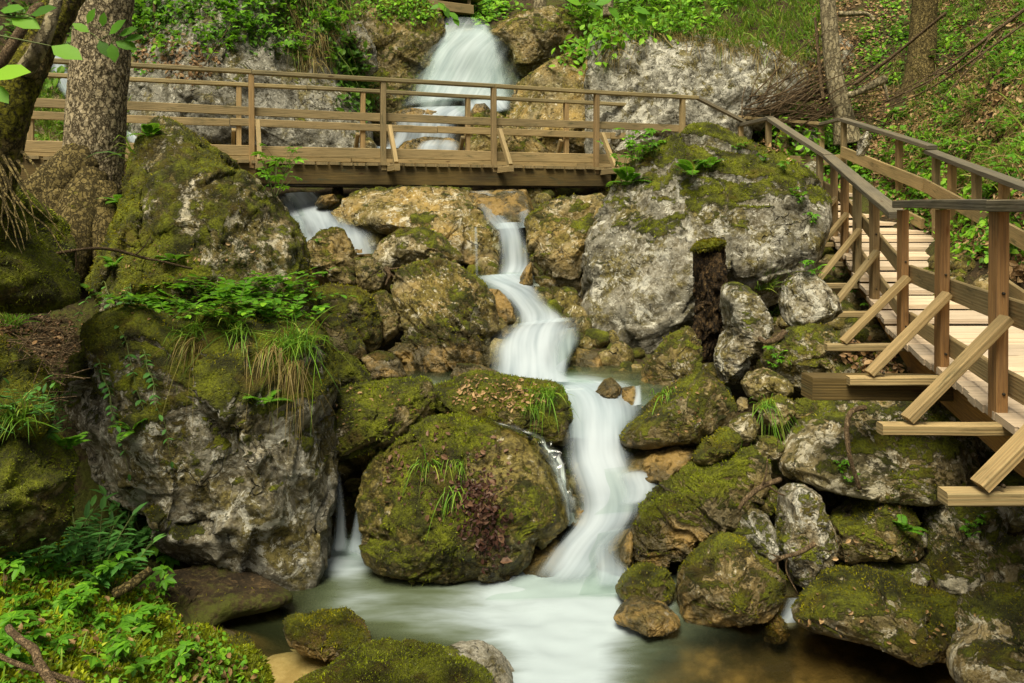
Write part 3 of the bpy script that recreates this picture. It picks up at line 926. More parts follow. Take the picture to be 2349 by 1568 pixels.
# --- right bank
rock('boulder', 'ribbed tan boulder at the foot of the great pale one by the stump', D('1468,885 1478,850 1510,805 1540,772 1582,755 1606,800 1604,880 1562,922 1500,930 1472,925'), 7.35, .35, 5, .45, .5, .9, -1.65, lean=.2, shoots=700, strata=(.5, .2, 1))
rock('boulder', 'mossy boulder with a grass tuft right of the stream', D('1428,1000 1450,970 1500,925 1560,882 1610,860 1652,890 1677,930 1682,968 1650,992 1590,1018 1500,1022 1442,1028'), 6.45, .45, 6, .62, .35, .75, -1.95, lean=.2, shoots=1000)
rock('boulder', 'low ochre and black wet stone jutting into the cascade', D('1412,1095 1440,1055 1490,1030 1560,1020 1604,1030 1592,1082 1520,1113 1450,1118'), 6.2, .3, 5, .2, .3, 1.2, -1.8, shoots=200)
rock('boulder', 'long slab-like boulder with bright mossy ridge leaning over the cascade', D('1453,1212 1480,1160 1520,1115 1580,1080 1650,1050 1722,1036 1752,1070 1762,1112 1737,1162 1692,1202 1642,1242 1582,1268 1522,1294 1468,1294'),
     5.75, .35, 6, .55, .15, .5, -2.3, lean=.45, shoots=2000, smat='tuftg', mossup=1.0, strata=(.6, 0, .8))
rock('stone', 'wet round stone with green weed at the edge of the lowest fall', K(1, 2, '1745,760 1830,620 1980,500 2002,620 1992,790 1840,845'), 5.7, .2, 5, .35, .1, .7, -2.2, shoots=300, facets=8)
rock('boulder', 'brown and ochre stone under the slab-like boulder at the pool', K(1, 2, '1888,930 1950,830 2050,800 2200,790 2262,900 2245,1015 2130,1018 1950,1010'), 5.27, .25, 5, .62, .3, .6, P0 - .05, film=.6, shoots=600)
rock('boulder', 'half-sunk black and ochre stone washed by foam', K(1, 2, '1865,1115 1930,1020 2070,1000 2200,1020 2302,1120 2312,1195 2150,1225 1900,1170'), 4.9, .22, 5, .12, .3, .35, POOL + .05, film=.75, gloss=.9, mat='grey', shoots=0)
rock('boulder', 'domed mossy boulder with a tan flank at the right side of the pool', K(2, 2, '-5,800 100,730 200,620 280,570 400,600 520,720 650,800 682,900 662,1000 580,1115 400,1130 200,1165 0,1140 -20,950'), 5.1, .38, 6, .60, .5, .8, P0 + .02, shoots=1500)
rock('boulder', 'white streaked stone behind the domed mossy boulder', K(2, 2, '338,560 380,400 480,370 572,420 642,560 652,650 620,745 500,700 430,610'), 5.5, .25, 5, .42, 1.1, .2, shoots=700, mat='grey')
rock('stone', 'little mossy stone on top of the white streaked one', K(2, 2, '478,335 500,280 590,208 662,260 682,320 605,432 520,380'), 5.75, .18, 5, .65, .6, .4, shoots=700)
rock('boulder', 'upright egg-shaped boulder with a white cap', K(2, 2, '648,600 658,400 690,250 780,218 882,260 952,320 972,420 1042,560 1044,640 1012,700 1032,850 950,885 830,892 740,855 718,750 690,700'), 5.35, .32, 6, .40, 1.05, .4, shoots=900, mat='grey', lean=.2)
rock('boulder', 'wide squat mossy boulder under the big horizontal one', K(2, 2, '1008,470 1050,430 1200,340 1350,318 1480,350 1562,420 1604,500 1634,640 1602,705 1440,725 1280,715 1130,765 1048,690 1046,560'), 5.4, .35, 6, .62, .5, .5, shoots=1300)
rock('boulder', 'steep mossy slab with a white foot below the lowest outrigger beam', K(2, 2, '1672,570 1700,450 1750,370 1850,300 2000,296 2200,320 2232,400 2182,600 2042,720 2004,800 1992,900 1962,1035 1850,985 1700,945 1662,800'), 5.2, .35, 6, .52, 1.2, .4, film=.35, shoots=1200, lean=.3)
rock('boulder', 'grey stone with white patches half hidden behind the long front boulder', K(2, 2, '1195,805 1280,740 1400,718 1560,740 1665,760 1674,860 1655,905 1550,940 1400,860 1240,860'), 5.2, .22, 5, .42, 1.0, .2, shoots=600, mat='grey')
rock('boulder', 'long low boulder with white ridges and brown moss at the right of the pool', K(2, 2, '788,1135 830,1000 900,910 1080,840 1200,850 1330,818 1450,860 1600,950 1750,960 1900,1020 2000,1080 2034,1135 1950,1225 1870,1360 1700,1350 1500,1360 1350,1300 1200,1270 1000,1240 860,1190'), 4.72, .4, 6, .60, .75, .6, P0 + .02, shoots=1700, lean=.35)
rock('boulder', 'mossy boulder filling the bottom right corner of the water', K(2, 2, '1848,1350 1900,1270 2000,1150 2150,1030 2334,930 2500,900 2640,1000 2640,1700 1990,1640 1870,1510 1838,1420'), 4.15, .4, 6, .55, 1.0, .5, P0, film=.4, shoots=1700, lean=.3)
rock('boulder', 'rounded brown stone streaked with white at the right edge above the corner boulder', K(2, 2, '2118,1045 2108,860 2140,740 2230,650 2400,560 2560,640 2600,900 2450,980 2250,985'), 4.7, .3, 5, .42, 1.1, .6, film=.35, shoots=700)
rock('boulder', 'big horizontal boulder under the walkway with a thin stick leaning on it', D('1796,1055 1830,985 1872,940 1930,918 2010,918 2100,930 2182,965 2217,1010 2227,1070 2222,1112 2190,1142 2040,1145 1930,1128 1850,1108 1812,1088'), 5.75, .5, 6, .48, 1.0, .6, film=.4, shoots=1100, lean=.3, q=3.)
rock('stone', 'mossy little stone at the water mouth between the domed and the long boulder', K(2, 2, '538,1185 570,1130 640,1108 702,1170 722,1245 650,1288 560,1278'), 4.95, .12, 5, 1.0, 0, .4, P0, shoots=2500, facets=7)
rock('stone', 'narrow pale wedge stone right of the squat mossy boulder', K(2, 2, '1586,575 1662,540 1668,600 1642,655 1600,635'), 5.3, .08, 4, .2, .7, .1, shoots=0, mat='grey')
rock('stone', 'small grey stone jammed beside the steep slab', K(2, 2, '2045,760 2080,728 2125,745 2122,880 2085,890 2050,850'), 4.95, .08, 4, .25, .7, .1, shoots=0, mat='grey')
rock('stone', 'round pebble under the small jammed grey stone', K(2, 2, '2008,830 2035,800 2062,830 2066,890 2020,905'), 4.9, .06, 4, .1, .6, .0, shoots=0, mat='grey', facets=4)
rock('stone', 'rough grey stone at the bottom of the gap beside the steep slab', K(2, 2, '2000,960 2060,905 2118,920 2128,1050 2060,1080 2004,1050'), 4.85, .1, 5, .3, .6, .2, shoots=100, mat='grey')
rock('stone', 'grey stone at the right edge below the walkway brace', K(2, 2, '2228,340 2300,310 2420,330 2440,470 2340,510 2240,470'), 4.6, .18, 5, .3, .7, .2, shoots=100, mat='grey')
rock('boulder', 'shadowed boulder behind the big horizontal one under the walkway', D('2205,1000 2240,985 2300,1000 2340,1080 2320,1140 2240,1150 2215,1110'), 5.9, .3, 5, .4, .6, .4, shoots=300)
rock('boulder', 'tall grey pointed stone leaning right of the rotten stump', K(2, 1, '258,425 330,388 420,410 520,480 592,600 612,700 542,785 502,900 422,965 400,1045 250,1010 218,850 300,690 278,540'), 7.2, .4, 6, .22, .95, .3, shoots=500, mat='grey', lean=.2, strata=(.3, .1, 1))
rock('boulder', 'round pinkish grey boulder above the white-flecked one near the walkway', K(2, 1, '668,505 700,380 780,308 880,308 962,370 1042,460 1082,560 1002,622 880,668 760,668 698,612'), 7.1, .38, 6, .18, .95, .25, shoots=300, mat='grey')
rock('boulder', 'brown mossy boulder flecked with white lichen beside the walkway braces', K(2, 1, '556,905 620,790 750,688 900,668 1010,690 1082,780 1300,850 1455,950 1460,1020 900,1015 850,1105 770,1090 640,990'), 6.7, .4, 6, .45, 1.0, .5, shoots=900)
rock('stone', 'oval grey-brown stone in front of the tall grey pointed one', K(2, 1, '406,1055 450,990 560,958 652,1000 742,1060 744,1115 680,1155 540,1175 448,1138'), 6.45, .25, 5, .22, .65, .5, shoots=300)
rock('stone', 'mossy stone with a drooping grass tuft below the oval stone', K(2, 1, '486,1235 560,1170 650,1148 742,1180 764,1262 722,1315 640,1355 528,1328'), 6.15, .22, 5, .5, .7, .6, shoots=900)
rock('stone', 'pink and green stone below the support beam', K(2, 1, '736,1265 780,1180 880,1168 962,1200 1004,1270 920,1335 780,1318'), 6.1, .2, 5, .5, .7, .7, shoots=900)
rock('stone', 'pale ridged stone below the grass-tufted stone', K(2, 1, '318,1335 400,1278 462,1268 524,1340 484,1425 400,1465 335,1405'), 6.05, .2, 5, .4, .85, .3, shoots=400)
rock('stone', 'olive mossy stone above the slab-like boulder', K(2, 1, '86,1545 160,1430 280,1368 384,1390 404,1452 352,1525 200,1600 100,1606'), 6.0, .22, 5, .75, .25, .6, shoots=1200)
rock('stone', 'white edged stone left of the big horizontal boulder', K(2, 1, '446,1505 520,1430 620,1428 704,1500 644,1568 480,1570'), 5.9, .18, 5, .55, .8, .4, shoots=600)
rock('stone', 'dark shaded stone in the gap under the mossy boulder with grass', K(2, 1, '370,1190 400,1150 440,1160 450,1230 380,1250'), 6.5, .12, 4, .2, .1, .5, shoots=0)
# --- cliffs and crags behind the bridge
CL = dict(mat='grey', film=.42, facets=26, q=3.6)
rock('cliff', 'pale grey limestone cliff behind the left half of the footbridge', D('180,380 190,60 280,-120 560,-140 780,-120 792,40 806,150 838,240 846,370 600,400'), 14.2, 1.5, 6, .30, .55, -.1, lean=.35, kind='structure', shoots=120, mossup=.9, cat='cliff', **CL)
rock('crag', 'olive mossy crag left of the upper waterfall', D('788,120 806,40 850,5 960,-6 1006,40 1022,78 1008,112 1000,152 985,212 965,262 930,345 832,350 826,200'), 16.5, .9, 6, .62, .4, .6, lean=.35, shoots=500, cat='crag')
rock('boulder', 'grey rounded boulder stacked against the mossy crag', D('775,80 790,45 830,55 860,110 866,160 840,180 790,170 776,130'), 14.6, .5, 5, .25, .8, .1, shoots=150, mat='grey')
rock('boulder', 'broad mossy cap boulder right of the waterfall lip', D('1118,82 1150,55 1200,33 1262,16 1322,38 1358,60 1344,112 1312,135 1252,165 1204,186 1180,174 1158,122'), 17.0, .8, 6, .48, .55, .7, lean=.3, shoots=300)
rock('crag', 'brown crag with an ochre top edge right of the upper waterfall', D('1165,270 1190,195 1250,152 1330,112 1372,100 1392,200 1390,380 1200,385 1168,340'), 15.1, .8, 6, .40, .45, .95, lean=.3, shoots=300, cat='crag')
rock('cliff', 'big blue-grey cliff below the grassy edge on the right', D('1350,200 1362,95 1430,62 1500,66 1640,90 1762,108 1842,168 1838,225 1782,265 1724,305 1650,400 1350,400'), 14.3, 1.1, 6, .14, .95, -.2, lean=.3, kind='structure', shoots=150, mossup=.9, cat='cliff', **CL)
rock('boulder', 'wet boulder under the left steps of the upper fall', D('880,345 900,262 940,250 1010,258 1000,330 960,365'), 15.1, .4, 5, .1, .1, .6, 2., shoots=0)
rock('boulder', 'rounded green boulder with white strands of water under the bridge rail', D('905,352 930,325 975,315 1035,318 1062,335 1064,365 980,380 910,375'), 13.7, .4, 5, .3, .1, .7, 1.3, shoots=100, facets=6)
rock('boulder', 'mossy boulder right of the white strands behind the bridge', D('1052,350 1085,268 1130,258 1190,290 1252,340 1250,378 1120,385 1060,378'), 13.9, .5, 6, .42, .35, .9, lean=.2, shoots=200)
rock('stone', 'smooth wet hump at the foot of the upper waterfall', D('1078,262 1090,240 1112,238 1130,258 1120,272 1085,275'), 14.9, .25, 4, .0, .1, .5, 2.6, shoots=0, facets=5)
rock('boulder', 'lichen spotted boulder in the corner under the left rails', D('786,345 800,310 835,308 860,330 868,365 800,372'), 13.4, .35, 5, .35, .6, .6, shoots=100)
rock('boulder', 'grey mossy rock behind the thin leaning tree', D('1838,150 1860,90 1905,72 1950,95 1968,150 1960,215 1900,245 1850,225'), 15.2, .5, 5, .42, .6, .1, shoots=200, mat='grey')
rock('stone', 'white pointed stone on the slope behind the right railing', K(2, 0, '1188,1065 1210,940 1258,900 1292,930 1272,1010 1240,1070'), 11.2, .15, 5, .05, 1.0, .1, shoots=0, mat='grey')
rock('stone', 'yellow mossed stone behind the landing rail', K(2, 0, '626,1000 650,920 702,888 724,1000 690,1050 630,1045'), 13.0, .2, 4, .8, .3, .4, shoots=600)
rock('stone', 'lichened grey stone right of the yellow mossed one behind the landing rail', K(2, 0, '760,1000 830,900 900,890 950,960 940,1040 800,1050'), 13.2, .25, 5, .2, .7, .2, shoots=100, mat='grey')
rock('stone', 'flat layered stone under the landing', K(2, 0, '800,1152 880,1100 962,1128 952,1222 880,1240 810,1210'), 12.9, .2, 5, .1, .6, .3, shoots=0, mat='grey')
rock('boulder', 'moss hung grey boulder on the far left behind the bridge rails', D('60,300 90,190 180,170 250,200 280,330 200,400 80,400'), 13.4, .6, 5, .45, .5, .4, shoots=200)

rock('boulder', 'dark wet rock wall showing through the upper waterfall', D('930,300 950,180 985,90 1040,70 1100,72 1150,120 1180,200 1200,300 1060,330'), 17.4, .45, 5, .2, .1, .3, 9., lean=.25, shoots=0)
# rotten stump
st = rock('tree_stump', 'black rotten tree stump with a mossy flat top in front of the great pale boulder', D('1588,578 1600,556 1640,551 1663,557 1667,620 1668,680 1656,720 1652,760 1637,800 1622,846 1590,851 1574,800 1580,760 1593,720 1599,660 1591,610'),
          7.95, .15, 6, -.1, 0, 0, mat='rot', lean=.05, rough=2.4, facets=6, shoots=0, cat='tree stump', strata=(1, .6, 0))
rock('moss_cap', None, D('1586,576 1602,557 1640,551 1664,558 1650,566 1612,574'), 7.92, .12, 5, 1.4, 0, .3, parent=st, shoots=5000, smat='tuft', facets=3, rough=.7)

# rubble filling the gaps between the boulders
bpy.context.view_layer.update()
_dg = bpy.context.evaluated_depsgraph_get()
_r = np.random.default_rng(77)
rub, rms = [], []
for _ in range(5200):
    u, v = _r.uniform(640, 2340), _r.uniform(440, 1440)
    d_ = Vector(((u - CX) / F, 1., (HZ - v) / F)).normalized()
    ok, p_, n_, i_, ob_, m_ = scn.ray_cast(_dg, Vector((0, 0, 0)), d_)
    if not ok or ob_.name != 'ground' or p_[1] > 13 or p_[0] > 4.5 or (p_[2] < POOL + .05):
        continue
    if len(rub) >= 520:
        break
    V_, T_ = ico(2)
    sz = _r.uniform(.035, .13) * (1 if p_[1] < 8 else 1.4)
    sc_ = _r.uniform(.6, 1.25, 3) * sz
    Vv = V_ * sc_
    Vv = Vv * (1 + .28 * fbm(V_ * 1.6 + _r.uniform(0, 50, 3), 2, 5))[:, None]
    a_ = _r.random() * 6.28
    Vv = Vv @ np.array([[math.cos(a_), -math.sin(a_), 0], [math.sin(a_), math.cos(a_), 0], [0, 0, 1]])
    rub.append((Vv + np.array(p_) + np.array((0, 0, sz * .15)), T_))
    rms.append(np.clip(_r.normal(.15, .3) + .5 * V_[:, 2], -.4, 1))
V, T = join(rub)
o = mesh_obj('rubble', V, T, M['rock'], attrs={'moss': np.concatenate(rms)}, origin=(0, 0, 0), smooth=True)
o['tone'], o['lichen'], o['wet_z'], o['film'] = .6, .4, -99., .6
tag(o, 'small broken stones filling the gaps between the boulders', kind='stuff')

_g = np.stack(np.meshgrid(np.linspace(-1, 1, 60), np.linspace(-1, 1, 60)), -1).reshape(-1, 2)
_q = np.c_[_g[:, 0] * .62 - 1.22, _g[:, 1] * .55 + 4.42, np.zeros(3600)]
_q[:, 2] = POOL - .012 - .16 * sstep(.35, 1.05, np.hypot(_g[:, 0], _g[:, 1])) + .018 * fbm(_q * 4, 3, 3)
_i = (np.arange(59)[:, None] * 60 + np.arange(59)[None]).ravel()
tag(mesh_obj('sand', _q, np.concatenate([np.c_[_i, _i + 1, _i + 61], np.c_[_i, _i + 61, _i + 60]]), M['sand']), 'pale sandy shallows between the mossy stones at the front of the pool', kind='structure')

# ------------------------------------------------------------------ timber
def board(name, p0, p1, w, h, mat, parent, up=(0, 0, 1), ext=0., warm=0., seed=0, ch=.006, cuts=None):
    """A chamfered sawn board from p0 to p1, w wide (sideways) and h high (along up), u along the grain."""
    p0, p1 = np.array(p0, float), np.array(p1, float)
    t = (p1 - p0) / np.linalg.norm(p1 - p0)
    p0, p1 = p0 - t * ext, p1 + t * ext
    L = np.linalg.norm(p1 - p0)
    s = np.cross(t, up)
    s /= np.linalg.norm(s)
    n = np.cross(s, t)
    a, b = w / 2, h / 2
    c = min(ch, a * .5, b * .5)
    prof = [(-a + c, -b), (a - c, -b), (a, -b + c), (a, b - c), (a - c, b), (-a + c, b), (-a, b - c), (-a, -b + c)]
    per = np.r_[0, np.cumsum([math.hypot(prof[(i + 1) % 8][0] - prof[i][0], prof[(i + 1) % 8][1] - prof[i][1]) for i in range(8)])]
    k = max(2, int(L / .22) + 1)
    NB[0] += 1
    r = np.random.default_rng(NB[0])
    V, UV, T = [], [], []
    ph, am = r.random(2) * 6, r.normal(size=2) * .0025 * min(L, 2)
    for i in range(k):
        f = i / (k - 1)
        o = s * am[0] * math.sin(3 * f + ph[0]) + n * am[1] * math.sin(3.4 * f + ph[1])
        for j in range(9):
            x, y = prof[j % 8]
            jx, jy = (0, 0) if j in (0, 8) else r.normal(size=2) * .0009
            V.append(p0 + t * (L * f) + s * (x + jx) + n * (y + jy) + o)
            UV.append((L * f, per[j]))
    for i in range(k - 1):
        for j in range(8):
            q = i * 9 + j
            T += [(q, q + 1, q + 10), (q, q + 10, q + 9)]
    for e, base in ((0, 0), (1, (k - 1) * 9)):
        m = len(V)
        for j in range(8):
            V.append(V[base + j])
            UV.append((prof[j][0] * .4, prof[j][1]))
        for j in range(1, 7):
            T.append((m, m + j + 1, m + j) if e == 0 else (m, m + j, m + j + 1))
    o = mesh_obj(name, V, T, mat, parent, smooth=False, uv=UV, origin=(p0 + p1) / 2)
    if warm:
        o['warm'] = float(warm)
    return o


NB = [0]


def thing(name, loc, label, cat, group=None):
    o = empty(name, loc, label, cat, group)
    o['_o'] = tuple(float(a) for a in loc)
    return o


W_, R_, DK, BM, YE = M['wood'], M['rail'], M['deck'], M['beam'], M['yellow']
# ---- footbridge: near edge runs along Y = 11.67 + .39 X
bt = np.array([1, .39, 0]) / math.hypot(1, .39)           # along
bn = np.array([bt[1], -bt[0], 0])                         # towards the viewer


def bp(X, off=0., z=0.):                                  # a point at bridge station X, off metres behind the near edge
    return np.array([X, 11.67 + .39 * X, z]) - bn * off


DZ = .575
BRL, BRR = -6.6, 3.15
bridge = thing('footbridge', bp(-2, .6, .2), 'long wooden footbridge with double railings crossing the stream below the upper waterfall', 'footbridge')
board('beam', bp(-6.6, .06, .417), bp(1.52, .06, .417), .14, .275, BM, bridge)
board('beam', bp(-6.6, 1.15, .417), bp(1.7, 1.15, .417), .14, .275, BM, bridge)
M['steel'] = NT('rusty steel')
_n = M['steel']
_co = _n.coord()
M['steel'] = _n.done(_n.bsdf(_n.mix(_n.ramp(_n.noise(_co, 9, 6, .7), .4, .6), (.018, .014, .008), (.06, .04, .015)), .6, None, .4))
for off in (.09, 1.12):
    g = [board('girder', bp(-6.6, off, .262), bp(1.48, off, .262), .16, .022, M['steel'], bridge)]
    board('web', bp(-6.6, off, .20), bp(1.48, off, .20), .03, .10, M['steel'], g[0])
    board('flange', bp(-6.6, off, .138), bp(1.48, off, .138), .16, .022, M['steel'], g[0])
# deck planks in one part
Vs, Ts, Us = [], [], []
x = -6.6
dk = np.random.default_rng(3)
parts_v, parts_t, parts_u, cnt = [], [], [], 0
while x < BRR:
    wd = .125 + dk.random() * .02
    a, b = bp(x, -.05 + dk.normal() * .012, DZ - .02 + dk.normal() * .003), bp(x, 1.3 + dk.normal() * .01, DZ - .02)
    tt = bt * wd * .5
    zz = np.array([0, 0, .02])
    V = [a - tt - zz, a + tt - zz, b + tt - zz, b - tt - zz, a - tt + zz, a + tt + zz, b + tt + zz, b - tt + zz]
    Q = [(0, 1, 5), (0, 5, 4), (1, 2, 6), (1, 6, 5), (2, 3, 7), (2, 7, 6), (3, 0, 4), (3, 4, 7), (4, 5, 6), (4, 6, 7), (0, 3, 2), (0, 2, 1)]
    parts_v += V
    parts_t += [tuple(i + cnt for i in q) for q in Q]
    parts_u += [(0, x), (0, x + wd), (1.3, x + wd), (1.3, x), (.02, x), (.02, x + wd), (1.32, x + wd), (1.32, x)]
    cnt += 8
    x += wd / bt[0] + .012
mesh_obj('deck', parts_v, parts_t, W_, bridge, smooth=False, uv=parts_u)
SX = [-6.65, -5.02, -3.384, -1.768, -.2546, 1.303, 2.739]
RT = 1.15
for i, X in enumerate(SX):
    board('post', bp(X, .03, DZ - .10), bp(X, .03, DZ + RT - .02), .07, .09, W_, bridge, up=bn, warm=.12 * (i % 3))
    if i < 6:
        o = board('outrigger', bp(X, .9, DZ - .075) + bt * .075, bp(X, -.50, DZ - .075) + bt * .075, .07, .09, W_, bridge)
        board('brace', bp(X, -.02, DZ + .50) + bt * .075, bp(X, -.44, DZ - .03) + bt * .075, .055, .085, W_, bridge, up=-bn)
BX = [-6.0, -4.55, -3.05, -1.98, -.62, .78, 2.05]
for i, u in enumerate((548, 832, 1073, 1298, 1484)):
    k = (u - CX) / F
    off = 1.22
    # station on the far edge seen at u
    X = (k * (11.67 - off * bn[1]) + off * bn[0]) / (1 - .39 * k)
    board('post', bp(X, off, DZ - .1), bp(X, off, DZ + RT - .02), .07, .09, W_, bridge, up=bn, warm=.1 + .1 * (i % 2))
    board('brace', bp(X, off + .03, DZ + .5) - bt * .07, bp(X, off + .42, DZ - .03) - bt * .07, .055, .085, W_, bridge, up=bn)
for X in (-6.3, -5.6):
    board('post', bp(X + .4, 1.22, DZ - .1), bp(X + .4, 1.22, DZ + RT - .02), .07, .09, W_, bridge, up=bn)
# rails: lengths of timber butted at the posts
for off, zz, w, h, mt, cutx in ((.03, DZ + RT + .0, .11, .055, M['rail2'], (-7, -3.384, -.2546, 3.0)), (1.22, DZ + RT, .11, .055, M['rail2'], (-6.9, -2.6, 1.3, 4.35)),
                                (.085, DZ + .645, .035, .112, W_, (-7, -5.02, -1.768, 1.303, 3.62)), (1.165, DZ + .60, .035, .108, W_, (-6.9, -3.6, -.75, 2.1, 3.2)),
                                (.085, DZ + .13, .04, .14, W_, (-7, -3.384, -.2546, 2.739)), (1.165, DZ + .13, .04, .14, W_, (-6.9, -2.0, 1.5, 3.2))):
    for a, b in zip(cutx[:-1], cutx[1:]):
        nm = 'handrail' if zz > DZ + 1 else ('toe_board' if zz < DZ + .3 else 'mid_board')
        board(nm, bp(a + .004, off, zz), bp(b - .004, off, zz), w, h, mt, bridge)

# ---- stepped walkway down the right side
LP = [(3.80, 13.15, .22), (3.99, 12.2, .22), (4.17, 10.2, -.37), (3.24, 6.5, -1.08), (2.60, 4.16, -1.08), (2.2, 2.2, -1.08)]   # left edge of the deck
RP = [(5.05, 13.35, .22), (5.15, 12.5, .22), (5.28, 10.2, -.37), (4.42, 6.4, -1.08), (3.75, 4.0, -1.08), (3.35, 2.2, -1.08)]
LP, RP = np.array(LP), np.array(RP)
walk = thing('stepped_walkway', (3.9, 7.5, -1.2), 'stepped wooden walkway with braced railings descending on the right over the boulders', 'walkway')


def onY(P, Y):
    i = int(np.clip(np.searchsorted(-P[:, 1], -Y) - 1, 0, len(P) - 2))
    f = (Y - P[i, 1]) / (P[i + 1, 1] - P[i, 1])
    return P[i] * (1 - f) + P[i + 1] * f


def step(ya, yb, z, tilt):
    """One tread: three boards side by side and the riser below its front edge."""
    v, t, u, c = [], [], [], 0
    r = np.random.default_rng(int(ya * 100))
    for j in range(3):
        f0, f1 = j / 3, (j + 1) / 3
        y0, y1 = ya + (yb - ya) * f0 - .004, ya + (yb - ya) * f1 + .004
        la, lb, ra, rb = onY(LP, y0), onY(LP, y1), onY(RP, y0), onY(RP, y1)
        ov = np.array([-.1 + r.normal() * .008, 0, 0])
        zz0, zz1 = z + tilt * (1 - f0), z + tilt * (1 - f1)
        jz = r.normal() * .002
        top = [la + ov, ra - ov, rb - ov, lb + ov]
        zs = [zz0, zz0, zz1, zz1]
        for k, (p, q) in enumerate(zip(top, zs)):
            v.append((p[0], p[1], q + jz))
        for k, (p, q) in enumerate(zip(top, zs)):
            v.append((p[0], p[1], q + jz - .042))
        Q = [(0, 2, 1), (0, 3, 2), (4, 5, 6), (4, 6, 7), (0, 1, 5), (0, 5, 4), (1, 2, 6), (1, 6, 5), (2, 3, 7), (2, 7, 6), (3, 0, 4), (3, 4, 7)]
        t += [tuple(a + c for a in q) for q in Q]
        L = ra[0] - la[0]
        b0 = r.random() * 30
        u += [(0, b0), (L, b0), (L, b0 + .13), (0, b0 + .13), (0, b0 + .3), (L, b0 + .3), (L, b0 + .17), (0, b0 + .17)]
        c += 8
    return mesh_obj('step', v, t, DK, walk, smooth=False, uv=u)


ys, zs = [], []
y = 12.2
for k in range(6):
    ys.append((y, y - .333, .16 - .10 * k))
    y -= .333
n2 = 9
for k in range(n2):
    ys.append((10.2 - k * 3.7 / n2, 10.2 - (k + 1) * 3.7 / n2, -.42 - .66 * k / (n2 - 1)))
y = 6.5
while y > 2.3:
    ys.append((y, y - .42, -1.08 - .0))
    y -= .42
step(13.2, 12.2, .22, 0)
for ya, yb, z in ys:
    step(ya, yb + .012, z, .03 if ya > 6.6 else .012)
# stringers below the deck edges
for P, mt in ((LP, YE), (RP, BM)):
    sx = .06 if P is LP else -.06
    for a, b in ((0, 1), (1, 2), (2, 3), (3, 4), (4, 5)):
        p, q = P[a] + np.array([sx, 0, -.20]), P[b] + np.array([sx, 0, -.20])
        board('stringer', p, q, .07, .22, mt, walk, warm=.35 if mt is YE else 0)
# left posts: u, depth and top height come from the rail
lpost = [(1919, 10.55, -.28), (1930, 10.1, -.37), (1952, 9.3, -.56), (1982, 8.5, -.72), (2020, 7.6, -.90), (2076, 6.45, -1.08), (2164, 5.26, -1.08), (2306, 4.16, -1.08), (0, 3.2, -1.08)]


def railz(Y):
    return float(np.interp(Y, [2.2, 6.4, 6.75, 10.3, 12.2, 13.2], [0, 0, -.06, .62, 1.31, 1.31]))


for i, (u, Y, z) in enumerate(lpost):
    e = onY(LP, Y)
    x = e[0] - .06
    near = Y < 6.5
    wd = .062 if near else .07
    board('post', (x, Y, z - (.034 if near else .14)), (x, Y, railz(Y) - .035 - (0 if not 6.4 < Y < 6.5 else .0)), wd, .085, W_, walk, up=(0, -1, 0), warm=(.62 if near else .22 * (i % 3)))
    ol = .66 if near else .60
    ob = z - (.062 if near else .135)
    board('outrigger', (x - ol, Y - .085 - .0, ob), (x + .75, Y - .085, ob), .075, .055, W_, walk)
    board('brace', (x - ol + .14, Y - .088, ob + .045), (x - .01, Y - .088, z + (.50 if near else .46)), .045, .085, W_, walk, up=(0, -1, 0), warm=.08 if near else .0)
def bolt(p, parent, r=.009):
    V_, T_ = tube([np.array(p), np.array(p) - (0, .012, 0)], [r, r * .8], 8)
    return mesh_obj('bolt', V_, T_, M['steel'], parent)


for i, (u, Y, z) in enumerate(lpost[4:]):
    x = onY(LP, Y)[0] - .06
    for dx, dz in ((-.045, .44), (-.10, .385), (-.50, .02), (-.44, -.01), (0, .1), (0, .62)):
        bolt((x + dx, Y - (.108 if dx < -.01 else .04), z + dz), walk)
for (x, Y, z) in ((3.93, 12.2, .22), (3.76, 13.1, .22)):
    board('post', (x, Y, z - .2), (x, Y, 1.285), .08, .08, W_, walk, up=(0, -1, 0))
# left rails
def rl(name, pts, dx, dz, w, h, mt, up=(0, 0, 1)):
    for a, b in zip(pts[:-1], pts[1:]):
        board(name, np.array(a) + (dx, 0, dz), np.array(b) + (dx, 0, dz), w, h, mt, walk, up=up)


e1 = onY(LP, 10.3)
e2 = onY(LP, 6.62)
rl('handrail', [(3.76, 13.2, 1.31), (3.93, 12.1, 1.31)], 0, 0, .12, .055, R_)
rl('handrail', [(3.93, 12.18, 1.325), (e1[0] - .06, 10.3, .62)], 0, 0, .13, .055, R_)
rl('handrail', [(e1[0] - .06, 10.32, .615), (e2[0] - .06, 6.62, -.085)], 0, 0, .14, .055, R_)
rl('handrail', [(onY(LP, 6.5)[0] - .06, 6.52, .0), (onY(LP, 4.16)[0] - .06, 4.16, .0)], 0, 0, .12, .06, R_)
rl('handrail', [(onY(LP, 4.16)[0] - .06, 4.155, .0), (onY(LP, 2.2)[0] - .06, 2.2, .0)], 0, 0, .12, .06, R_)
for hh, wn, lo in ((.50, 'mid_board', .14), (.12, 'toe_board', .13)):
    mid = [onY(LP, Y) + np.array([0, 0, hh]) for Y in (12.2, 10.2, 6.5)]
    rl(wn, mid, .005, 0, .035, lo, W_)
    rl(wn, [onY(LP, 6.49) + np.array([0, 0, hh + .02]), onY(LP, 4.3) + np.array([0, 0, hh + .02]), onY(LP, 2.2) + np.array([0, 0, hh + .02])], .005, 0, .035, lo, W_)
